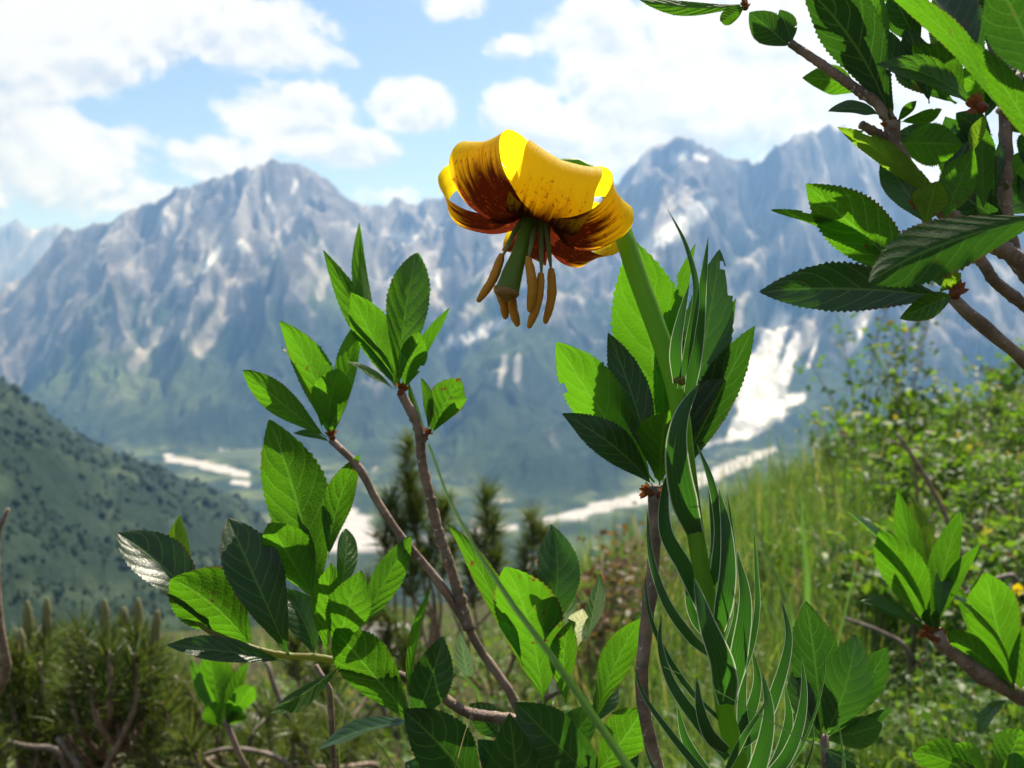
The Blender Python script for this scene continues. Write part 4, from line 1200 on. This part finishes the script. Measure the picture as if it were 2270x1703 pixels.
def leaf_template(rows=5, wide=0.55, fold=0.25, kk=1.1):
    t = np.linspace(0, 1, rows); hw = wide / 2 * np.maximum(np.sin(np.pi * t ** kk) ** .8, 0.04)
    V = []
    for i in range(rows):
        for s in (-1, 0, 1):
            V.append((s * hw[i], t[i], abs(s) * hw[i] * fold - 0.18 * t[i] ** 2))
    f = [(3 * i + j, 3 * i + j + 1, 3 * i + j + 4, 3 * i + j + 3) for i in range(rows - 1) for j in range(2)]
    return np.array(V), np.array(f)


TL, TF = leaf_template()


def scatter(pos, frame, size, rnd, tv=TL, tf=TF):
    x, y, z = frame
    V = pos[:, None] + size[:, None, None] * (tv[None, :, :1] * x[:, None] + tv[None, :, 1:2] * y[:, None] + tv[None, :, 2:] * z[:, None])
    n, k = len(pos), len(tv)
    q = (np.arange(n) * k)[:, None, None] + tf[None]
    return V.reshape(-1, 3), q.reshape(-1, 4), np.repeat(rnd, k)


def slope_points(n, xr, yr, far=7.0, near=0.85):
    """points on the slope, spread evenly over a part of the photograph"""
    px = rng.uniform(*xr, n); py = rng.uniform(*yr, n)
    hs = np.array([img(a, b) for a, b in zip(px, py)])
    k = np.where(hs[:, 0] > 0, 0.44, 0.10)
    den = k * hs[:, 0] - 0.22 - hs[:, 1]
    y = np.where(den > 1e-3, 0.46 / np.maximum(den, 1e-3), 1e9)
    far_j = far * rng.uniform(.55, 1.0, n)
    y = np.where(y > far_j, far_j * rng.uniform(.6, 1, n), y)
    y = np.maximum(y, near)
    x = hs[:, 0] * y
    return np.stack([x, y, ground_z(x, y)], 1), px, py


def grass_mesh(name, pos, height, width, lean, rnd, mat):
    n = len(pos); rows = 5
    t = np.linspace(0, 1, rows)
    azm = rng.uniform(0, 2 * np.pi, n)
    dirv = np.stack([np.cos(azm), np.sin(azm), np.zeros(n)], 1)
    side_ = np.stack([-np.sin(azm), np.cos(azm), np.zeros(n)], 1)
    sd2 = nrm(side_ + dirv * rng.normal(size=(n, 1)) * .8)
    bendv = (t ** 1.8)[None, :, None] * (lean * height)[:, None, None] * dirv[:, None]
    zz = (t[None, :] - 0.35 * (lean[:, None] ** 2) * t[None] ** 2) * height[:, None]
    path = pos[:, None] + bendv + zz[..., None] * np.array((0, 0, 1.0))
    hw = (width[:, None] / 2) * (1 - t[None] ** 2.2 * .96)
    V = np.stack([path - sd2[:, None] * hw[..., None], path + sd2[:, None] * hw[..., None]], 2).reshape(-1, 3)
    base = np.arange(n) * rows * 2
    q = np.array([(2 * i, 2 * i + 1, 2 * i + 3, 2 * i + 2) for i in range(rows - 1)])
    Fq = (base[:, None, None] + q[None]).reshape(-1, 4)
    o = mesh_obj(name, V, Fq, mat, attrs={'rnd': np.repeat(rnd, rows * 2)})
    return kind(o, 'stuff')


# grass: long and pale over the middle of the slope, shorter elsewhere
pA, _, _ = slope_points(9000, (1240, 1960), (960, 1760))
pB, _, _ = slope_points(5000, (1600, 2420), (760, 1760))
pC, _, _ = slope_points(4200, (-120, 1320), (1250, 1800))
pos = np.vstack([pA, pB, pC])
hgt = np.concatenate([rng.gamma(6, .030, len(pA)), rng.gamma(5, .022, len(pB)), rng.gamma(5, .020, len(pC))]) * np.clip(pos[:, 1] / 2.2, .55, 1.25)
go = grass_mesh('grass', pos, hgt, rng.uniform(.0012, .0034, len(pos)) * np.clip(pos[:, 1] / 2.0, .8, 2.0), np.abs(rng.normal(.35, .28, len(pos))), np.clip(rng.beta(1.6, 2.2, len(pos)) + np.concatenate([np.full(len(pA), .06), np.zeros(len(pB)), np.full(len(pC), .16)]), 0, 1), M_GRASS)
tag(go, 'fine green and straw coloured grass growing over the slope', 'grass')

# herbs, creeping plants and dry litter between the grass
p1, _, _ = slope_points(9000, (1180, 2420), (900, 1800), 6.0)
p2, _, _ = slope_points(6500, (-120, 1300), (1300, 1820), 5.0)
pos = np.vstack([p1, p2]); n_ = len(pos)
rn = np.concatenate([np.clip(rng.beta(1.5, 2.0, len(p1)) * .95, 0, 1), np.clip(rng.beta(2.0, 1.5, len(p2)), 0, 1)])
lift = rng.uniform(0, .10, n_) * (rn < .7)
pos = pos + np.stack([np.zeros(n_), np.zeros(n_), lift], 1)
V_, F_, A_ = scatter(pos, frames(n_, (-10, 65)), rng.uniform(.010, .024, n_) * np.clip(pos[:, 1] / 1.8, .8, 1.8), rn)
tag(kind(mesh_obj('ground_cover', V_, F_, M_COVER, attrs={'rnd': A_}), 'stuff'), 'small herbs and brown litter covering the soil of the slope', 'ground cover')


def bush_parts(seed, n_stem=7, H=0.30, spread=0.20, per=34, lsize=(.022, .044), mat=None):
    """meshes of one bush about its own foot"""
    global rng
    keep = rng; rng = np.random.default_rng(seed)
    stems = []; lp = []; ld = []
    for k in range(n_stem):
        a = rng.uniform(0, 6.28); r_ = spread * rng.uniform(.3, 1); h_ = H * rng.uniform(.65, 1.05)
        tip_ = np.array((math.cos(a) * r_, math.sin(a) * r_, h_)); midp = tip_ * np.array((.35, .35, .55)) + rng.normal(size=3) * .015
        path = catmull([np.zeros(3), midp, tip_], 12)
        stems.append(tube_geo(path, np.linspace(.0036, .0012, 12), 6))
        for q_ in range(per):
            u_ = rng.uniform(.25, 1.0) ** .7
            c_ = path[int(u_ * 11)]
            lp.append(c_ + rng.normal(size=3) * np.array((.030, .030, .022)))
    lp = np.array(lp); n2 = len(lp)
    V, q, a_ = scatter(lp, frames(n2, (-15, 70)), rng.uniform(*lsize, n2), np.clip(rng.beta(2.2, 2.2, n2) + (lp[:, 2] / H - .5) * .25, 0, 1))
    rng = keep
    return stems, (V, q, a_)


def make_bush(name, label, cat, group, mat, seed, **kw):
    stems, (V, q, a_) = bush_parts(seed, **kw)
    root = thing(name, (0, 0, 0), label, cat, group)
    for v, f, uv in stems:
        mesh_obj('stem', v, f, M_BARK, root, uv)
    kind(mesh_obj('foliage', V, q, mat, root, attrs={'rnd': a_}), 'stuff')
    return root


def copy_thing(root, loc, rz, sc, label=None):
    r_ = root.copy(); COL.objects.link(r_)
    for ch in root.children:
        c_ = ch.copy(); COL.objects.link(c_); c_.parent = r_
    r_.location = tuple(loc); r_.rotation_euler = (0, 0, rz); r_.scale = (sc,) * 3
    if label:
        r_['label'] = label
    return r_


protos = [make_bush('leafy_bush', 'low bright green small-leaved bush growing on the grassy slope', 'bush', 'small-leaved bushes on the slope', M_BUSH, s_, n_stem=n_, H=h_, spread=sp_, per=pe_)
          for s_, n_, h_, sp_, pe_ in [(11, 8, .30, .20, 34), (12, 9, .24, .24, 32), (13, 7, .36, .17, 36)]]
SPOTS = [(2230, 800, 4.6), (2130, 835, 4.4), (2030, 870, 4.2), (1960, 900, 4.4), (2270, 860, 3.6), (2180, 900, 3.4), (2090, 930, 3.3), (2010, 960, 3.0), (1930, 990, 3.2), (2250, 940, 2.8),
         (2160, 990, 2.6), (2080, 1030, 2.4), (1990, 1050, 2.3), (2280, 1040, 2.2), (2200, 1090, 2.0), (2120, 1120, 1.9), (2030, 1140, 1.8), (2290, 1170, 1.7), (2210, 1210, 1.55), (2140, 1240, 1.45),
         (2290, 1290, 1.35), (1880, 1080, 2.8), (1910, 1010, 3.8), (1850, 960, 4.2), (2310, 760, 5.0), (1790, 1180, 2.6), (1700, 1260, 2.4), (1950, 1220, 1.6), (1620, 1340, 2.3), (1560, 1300, 2.8), (2330, 900, 3.0)]
for k_, (px_, py_, y_) in enumerate(SPOTS):
    h_, s_ = img(px_, py_)
    loc = foot(h_ * y_, y_)
    top_z = s_ * y_
    sc_ = float(np.clip((top_z - loc[2]) / .27 + .15, .45, 1.35))
    pr = protos[k_ % 3]
    if k_ < 3:
        pr.location = tuple(loc); pr.scale = (sc_,) * 3; pr.rotation_euler = (0, 0, k_ * 1.3)
    else:
        copy_thing(pr, loc, k_ * 2.1, sc_)
# the tall thin bush whose tip stands against the mountain
tb = make_bush('leafy_bush', 'tall thin bush with yellow-green tips standing up against the mountain', 'bush', None, M_BUSH, 31, n_stem=6, H=.75, spread=.26, per=40, lsize=(.022, .040))
tb.location = tuple(foot(0.385 * 4.3, 4.3)); tb.scale = (1.25,) * 3
tb2 = make_bush('leafy_bush', 'dark green thin bush beside the yellow-green tall one on the slope', 'bush', None, M_NEEDLE, 33, n_stem=5, H=.75, spread=.16, per=46, lsize=(.018, .034))
tb2.location = tuple(foot(0.43 * 4.5, 4.5)); tb2.scale = (1.25,) * 3
# brownish bushes by the edge of the slope
for sd_, px_, py_, y_, lab in [(41, 1375, 1190, 2.6, 'reddish brown dry bush at the crest behind the lily'), (42, 1310, 1260, 2.2, 'olive brown low bush in front of the dry crest bush'), (43, 1480, 1180, 3.0, 'brown tufted bush half hidden by the lily leaves')]:
    h_, s_ = img(px_, py_)
    b_ = make_bush('brown_bush', lab, 'bush', None, M_BROWN, sd_, n_stem=8, H=.28, spread=.16, per=40, lsize=(.012, .024))
    loc = foot(h_ * y_, y_); b_.location = tuple(loc); b_.scale = (float(np.clip((s_ * y_ - loc[2]) / .26, .6, 2.2)),) * 3


# ------------------------------------------------------------------ dwarf pines
def needle_tuft(parent, b, tip, n, ln, dark=0.0, spread=(25, 92)):
    ax_ = nrm(tip - b); L_ = np.linalg.norm(tip - b)
    ref = np.array((1.0, 0, 0)) if abs(ax_[0]) < .8 else np.array((0, 1.0, 0))
    u_ = nrm(np.cross(ax_, ref)); v_ = np.cross(ax_, u_)
    a_ = rng.uniform(0, 6.28, n); s_ = rng.uniform(0, 1, n); an = np.radians(rng.uniform(*spread, n) - 18 * s_)
    rad = np.cos(a_)[:, None] * u_ + np.sin(a_)[:, None] * v_
    d_ = nrm(np.cos(an)[:, None] * ax_ + np.sin(an)[:, None] * rad)
    p_ = b + s_[:, None] * (tip - b) + rad * .003
    side_ = nrm(np.cross(d_, rng.normal(size=(n, 3))))
    le = ln * rng.uniform(.75, 1.15, n)[:, None]; w_ = ln * .020
    bow = nrm(np.cross(side_, d_)) * le * .06
    V = np.stack([p_ - side_ * w_, p_ + side_ * w_, p_ + d_ * le * .55 + side_ * w_ + bow, p_ + d_ * le * .55 - side_ * w_ + bow, p_ + d_ * le + side_ * w_ * .25, p_ + d_ * le - side_ * w_ * .25], 1).reshape(-1, 3)
    base = (np.arange(n) * 6)[:, None, None]
    q = (base + np.array([(0, 1, 2, 3), (3, 2, 4, 5)])[None]).reshape(-1, 4)
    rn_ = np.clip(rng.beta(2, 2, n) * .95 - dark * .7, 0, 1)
    return kind(mesh_obj('needle_tuft', V, q, M_NEEDLE, parent, attrs={'rnd': np.repeat(rn_, 6)}), 'stuff')


def low_shoots(n, xr, yr, dr):
    return [(rng.uniform(*xr), rng.uniform(*yr), rng.uniform(*dr), rng.uniform(70, 110), rng.uniform(-40, 40), 0, rng.uniform(-.1, .15)) for _ in range(n)]


def pine(root, shoots, label, group=None, nn=190, needle=.045):
    """shoots: (tip x, tip y, depth, shoot length px, lean px, candle length px, dark)"""
    t_ = thing('dwarf_pine', root, label, 'pine', group)
    for (tx, ty, d_, sl, ln_, cl, dk) in shoots:
        b_ = P(tx + ln_, ty + sl + cl, d_); c_ = P(tx + ln_ * cl / (sl + cl + 1e-6), ty + cl, d_)
        low = np.asarray(root) * .5 + b_ * .5 + rng.normal(size=3) * np.array((.06, .06, .02))
        br = tube('branch', [root, low, b_, c_], .0055, .0030, M_BARK, t_, n=26, ns=7, jit=.05)
        sub(needle_tuft(t_, b_, c_, nn, needle, dk), br)
        if cl > 4:
            tip_ = P(tx, ty - 26, d_)
            cv = tube('candle', [c_, c_ * .5 + tip_ * .5, tip_], 0, 0, M_CANDLE, t_, n=16, ns=10, rads=np.array([4.2, 5.4, 5.8, 5.4, 4.6, 2.0]) * .001 * d_ / 1.05, jit=.07)
            sub(cv, br)
    return t_


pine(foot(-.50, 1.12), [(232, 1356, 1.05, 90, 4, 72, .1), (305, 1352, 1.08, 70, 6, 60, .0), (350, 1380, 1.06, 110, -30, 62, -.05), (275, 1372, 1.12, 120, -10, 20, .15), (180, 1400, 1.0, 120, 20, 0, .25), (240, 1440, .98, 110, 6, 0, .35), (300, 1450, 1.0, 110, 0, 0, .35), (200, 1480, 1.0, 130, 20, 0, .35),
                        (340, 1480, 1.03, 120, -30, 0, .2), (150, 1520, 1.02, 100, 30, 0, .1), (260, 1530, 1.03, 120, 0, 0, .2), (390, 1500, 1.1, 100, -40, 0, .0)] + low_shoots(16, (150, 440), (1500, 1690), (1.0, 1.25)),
     'dwarf pine with upright pale candles over a dark needle clump', nn=150, needle=.036)
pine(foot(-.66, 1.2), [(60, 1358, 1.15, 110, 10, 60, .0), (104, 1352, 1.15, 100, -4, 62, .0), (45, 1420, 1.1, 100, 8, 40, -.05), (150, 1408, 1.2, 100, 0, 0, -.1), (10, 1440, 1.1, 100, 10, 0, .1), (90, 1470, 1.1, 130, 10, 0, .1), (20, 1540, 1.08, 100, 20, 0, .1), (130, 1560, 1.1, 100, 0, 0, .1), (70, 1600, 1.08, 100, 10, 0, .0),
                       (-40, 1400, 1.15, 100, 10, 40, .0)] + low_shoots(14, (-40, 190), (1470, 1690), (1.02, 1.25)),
     'dwarf pine with short pale candles at the edge of the slope', nn=140, needle=.036)
pine(foot(-.30, 1.35), [(430, 1560, 1.25, 100, 0, 0, .0), (480, 1600, 1.25, 90, 10, 0, .05), (380, 1590, 1.2, 100, 10, 0, .1), (600, 1560, 1.3, 100, 0, 0, .1), (660, 1600, 1.3, 90, -10, 0, .0), (560, 1620, 1.25, 80, 0, 0, .1), (320, 1630, 1.15, 90, 0, 0, .1)] + low_shoots(14, (400, 860), (1560, 1700), (1.15, 1.6)),
     'low sparse dwarf pine among dead grey branches', nn=120)
pine(foot(-.25, 2.35), [(905, 975, 2.3, 120, 0, 0, .02), (905, 1050, 2.3, 110, 6, 0, .02), (865, 1100, 2.25, 90, 10, 0, .15), (930, 1095, 2.3, 90, -10, 0, .02), (890, 1150, 2.3, 100, 6, 0, .02), (985, 1110, 2.35, 80, -8, 0, .02), (850, 1180, 2.25, 90, 20, 0, .02), (960, 1180, 2.3, 100, -20, 0, .02), (915, 1230, 2.25, 100, 0, 0, .02), (1010, 1190, 2.35, 90, -30, 0, .02)],
     'dark young pine rising between the forked twigs against the valley', nn=260, needle=.055)
pine(foot(-.05, 2.5), [(1078, 1085, 2.45, 110, 0, 0, .02), (1095, 1150, 2.45, 100, -4, 0, .02), (1055, 1190, 2.4, 90, 6, 0, .02), (1100, 1230, 2.4, 100, 0, 0, .02), (1040, 1250, 2.4, 100, 10, 0, .02)],
     'slender dark pine shoot standing before the pale river', nn=260, needle=.055)
pine(foot(.09, 2.7), [(1180, 1140, 2.65, 80, 0, 0, .02), (1205, 1175, 2.65, 80, 0, 0, .02), (1160, 1220, 2.6, 90, 6, 0, .02), (1230, 1240, 2.6, 90, -10, 0, .02), (1190, 1280, 2.6, 90, 0, 0, .15)],
     'small pine clump beside the slender pine shoot', nn=260, needle=.055)
pine(foot(-.42, 2.1), [(760, 1290, 2.05, 90, 10, 0, .1), (820, 1300, 2.1, 90, 0, 0, .02), (700, 1340, 2.0, 90, 10, 0, .15), (860, 1360, 2.1, 100, 0, 0, .1), (780, 1390, 2.0, 100, 0, 0, .02), (650, 1420, 2.0, 90, 10, 0, .1), (900, 1420, 2.1, 90, 0, 0, .1), (720, 1460, 1.9, 100, 0, 0, .1)],
     'spreading low pine behind the broad leaves of the left shrub', nn=260, needle=.055)

# ------------------------------------------------------------------ dead branches, twigs, stones
DEAD = [([(0, 1640), (60, 1655), (130, 1668)], 1.05, 10, 'grey dead branch lying flat at the foot of the pines'),
        ([(128, 1636), (160, 1680), (200, 1740)], 1.0, 11, 'grey dead branch slanting down from the pine\'s foot'),
        ([(236, 1606), (290, 1650), (360, 1700)], 1.1, 10, 'pinkish grey dead branch below the candled pine'),
        ([(590, 1466), (612, 1530), (645, 1612), (660, 1720)], 1.2, 10, 'pale upright dead stick behind the shrub\'s hanging leaf'),
        ([(350, 1590), (388, 1640), (370, 1700)], 1.1, 7, 'thin crooked dead twig beside the small bright shoot'),
        ([(540, 1530), (590, 1600), (640, 1690)], 1.3, 8, 'slender dead branch crossing the dry litter'),
        ([(260, 1560), (330, 1640), (300, 1720)], 1.2, 7, 'dry bent twig in the shade of the pine'),
        ([(400, 1690), (520, 1660), (640, 1700)], 1.15, 8, 'long low dead branch on the brown litter'),
        ([(690, 1350), (760, 1420), (830, 1500)], 1.9, 7, 'dead stick slanting through the low pine'),
        ([(1870, 1370), (1950, 1400), (2010, 1440)], 1.3, 7, 'grey dead stick half hidden in the grass'),
        ([(2120, 1330), (2180, 1296), (2250, 1280)], 1.25, 8, 'reddish dead stick on bare soil near the yellow flower'),
        ([(1990, 962), (2040, 1040), (2085, 1120), (2130, 1230), (2145, 1290)], 1.5, 8, 'dark bare twig standing up from the green bushes'),
        ([(1965, 975), (2003, 990), (2030, 1025)], 1.5, 5, 'dark side twig forking off above the green bushes')]
for pts, d_, r_, lab in DEAD:
    p3 = [P(x_, y_, d_) for x_, y_ in pts]
    e_ = p3[-1]; p3.append(foot(e_[0] + .03, e_[1] + .06) + np.array((0, 0, -.01)))
    n = 30; path = catmull(p3, n)
    v, f, uv = tube_geo(path, np.linspace(.55, 1.0, n) * r_ * d_ / F, 8, .08)
    m_ = M_BARK if 'dark' in lab else M_BARK_DEAD
    tag(mesh_obj('dead_branch', v, f, m_, None, uv), lab, 'branch', 'dead branches on the slope')
for k_ in range(22):
    px_ = rng.uniform(-20, 760); py_ = rng.uniform(1480, 1700); d_ = rng.uniform(1.15, 1.7)
    a_ = rng.uniform(-1.2, 1.2); l_ = rng.uniform(70, 190)
    p0 = P(px_, py_, d_); p1 = P(px_ + math.sin(a_) * l_ * .5 + rng.normal() * 12, py_ + math.cos(a_) * l_ * .5, d_ + rng.normal() * .03); p2 = foot(p1[0] + math.sin(a_) * .08, p1[1] + .05)
    v, f, uv = tube_geo(catmull([p0, p1, p2], 16), np.linspace(.0010, rng.uniform(.0018, .0038), 16), 6, .12)
    tag(mesh_obj('dry_twig', v, f, M_BARK_DEAD, None, uv), 'thin dry grey-brown twig among the pines and litter', 'twig', 'thin dry twigs under the pines')
# the dark stub at the left edge
p3 = [P(18, 1128, .62), P(8, 1150, .62), P(-6, 1190, .62), P(-6, 1300, .62), P(0, 1400, .62), P(14, 1480, .63), P(-30, 1600, .66), foot(-.45, .72)]
v, f, uv = tube_geo(catmull(p3, 34), np.interp(np.linspace(0, 1, 34), [0, .15, .4, 1], [5, 9, 15, 20]) * .62 / F, 9, .09)
tag(mesh_obj('dead_branch', v, f, M_BARK, None, uv), 'dark upright stub with a curled pale tip against the wooded hill', 'branch')


def stone(px_, py_, size, label):
    loc = on_ground(px_, py_)
    u_, v_ = np.meshgrid(np.linspace(0, 2 * np.pi, 25)[:-1], np.linspace(.05, np.pi - .05, 13))
    dirs = np.stack([np.cos(u_) * np.sin(v_), np.sin(u_) * np.sin(v_), np.cos(v_)], -1).reshape(-1, 3)
    rr_ = 1 + .32 * vnoise(dirs[:, 0] * 1.7 + px_, dirs[:, 1] * 1.7 + dirs[:, 2], 3) + .12 * vnoise(dirs[:, 0] * 5, dirs[:, 2] * 5 + px_, 4)
    V = loc + dirs * rr_[:, None] * size * np.array((1, .8, .62)) + np.array((0, 0, size * .25))
    f = [(i * 24 + j, (i + 1) * 24 + j, (i + 1) * 24 + (j + 1) % 24, i * 24 + (j + 1) % 24) for i in range(12) for j in range(24)] + [tuple(range(24)), tuple(range(12 * 24 + 23, 12 * 24 - 1, -1))]
    return tag(mesh_obj('rock', V, f, M_ROCK, None), label, 'rock')


mt, t, out = material('limestone'); M_ROCK = mt
g = t.new('ShaderNodeNewGeometry'); n1 = t.noise(g.outputs['Position'], 30.0, 6, .65)
t.l.new(principled(t, t.mix(n1, (.20, .19, .17), (.44, .42, .40)), .9, .2, t.bump(n1, .8, .01)), out.inputs[0])
stone(560, 1660, .07, 'pale rounded stone beside the small bright shoot')
stone(640, 1690, .05, 'small grey stone by the long dead branch')
stone(860, 1480, .16, 'whitish grey stone showing through behind the left shrub')

# ------------------------------------------------------------------ grass blades near the lens
def blade(pts, w, label, mat=None, name='grass_blade', root=None, **kw):
    p3 = [P(*p) for p in pts]
    if root is not None:
        p3 = [np.asarray(root)] + p3
    path = catmull(p3, 40); d_ = np.mean([p[2] for p in pts])
    kw.setdefault('prof', 'long')
    V, q, uv = ribbon_geo(path, w * d_ / F, cols=5, **kw)
    o = mesh_obj(name, V, q, mat or M_STALK, None, uv)
    return tag(o, label, 'grass')


blade([(1560, 1950, .19), (1470, 1800, .185), (1385, 1690, .18), (1240, 1480, .178), (1100, 1290, .18), (1000, 1120, .185), (950, 985, .19)], 42, 'broad blurred green grass blade slanting up across the shrub\'s leaves', root=foot(.07, .26), roll0=10, roll1=30, fold=10)
blade([(2080, 1790, .22), (1930, 1705, .215), (1790, 1645, .215), (1640, 1560, .22), (1540, 1505, .225), (1470, 1478, .23)], 11, 'thin green grass blade lying across the lily\'s lower leaves', root=foot(.16, .3), roll0=0, roll1=20)
blade([(900, 1760, .30), (870, 1690, .30), (800, 1610, .30), (735, 1545, .30), (698, 1490, .302)], 7, 'thin yellow-green grass blade under the drooping leaf of the left shrub', root=foot(-.02, .4), roll0=0, roll1=20)
blade([(990, 1790, .31), (1010, 1700, .31), (1035, 1610, .31), (1055, 1555, .312)], 9, 'short straw coloured stalk in front of the lowest leaves', mat=M_STRAW, root=foot(-.01, .38), roll0=0, roll1=10)
blade([(1850, 1470, .8), (1880, 1330, .8), (1905, 1215, .8), (1912, 1180, .8)], 7, 'dark thin grass stalk rising behind the shaded leaves', root=foot(.30, .86), roll0=0, roll1=10)
blade([(1760, 1400, .9), (1680, 1180, .95), (1650, 1060, 1.0)], 8, 'pale leaning grass stalk beyond the lily', root=foot(.28, .95), roll0=0, roll1=10)
blade([(1790, 1300, 1.1), (1780, 1180, 1.1), (1776, 1075, 1.1)], 20, 'dark grass spike standing in the bright slope grass', root=foot(.36, 1.12), roll0=0, roll1=10, prof='lance')
blade([(700, 1390, .8), (830, 1340, .82), (960, 1460, .8), (1060, 1540, .8)][::-1], 7, 'arching thin grass blade behind the forked twigs', root=foot(0.0, .86), roll0=0, roll1=10)
blade([(760, 1760, .33), (750, 1650, .33), (766, 1570, .33)], 7, 'short upright green stalk under the left shrub', root=foot(-.06, .42))

# ------------------------------------------------------------------ the small yellow flower
def yellow_flower(px_, py_, d_, r_, label):
    c_ = P(px_, py_, d_)
    rt = foot(c_[0], c_[1] + .02)
    t_ = thing('yellow_wildflower', rt, label, 'flower', 'yellow wildflowers on the slope')
    tube('stem', [rt, rt * .5 + c_ * .5 + np.array((.006, 0, 0)), c_], .0016, .0012, M_STALK, t_, n=12, ns=6)
    for k in range(5):
        a_ = k * 1.2566
        tip_ = c_ + np.array((math.cos(a_) * r_, -.3 * r_, math.sin(a_) * r_))
        V, q, uv = leaf_geo(c_, tip_, r_ * .95, 0, 12, 1, teeth=5, cols=5, kk=1.7, ex=.7)
        mesh_obj('petal', V, q, M_YELLOW, t_, uv)


mt, t, out = material('yellow_petal'); M_YELLOW = mt
tcx = t.new('ShaderNodeTexCoord'); nn_ = t.noise(tcx.outputs['Object'], 300.0, 2)
t.l.new(mixsh(t, .4, principled(t, t.mix(nn_, (.75, .50, .01), (.88, .66, .02)), .4), translucent(t, (.95, .7, .01))), out.inputs[0])
yellow_flower(2254, 1306, .95, .0065, 'small yellow flower in the grass by the slope\'s bare soil')
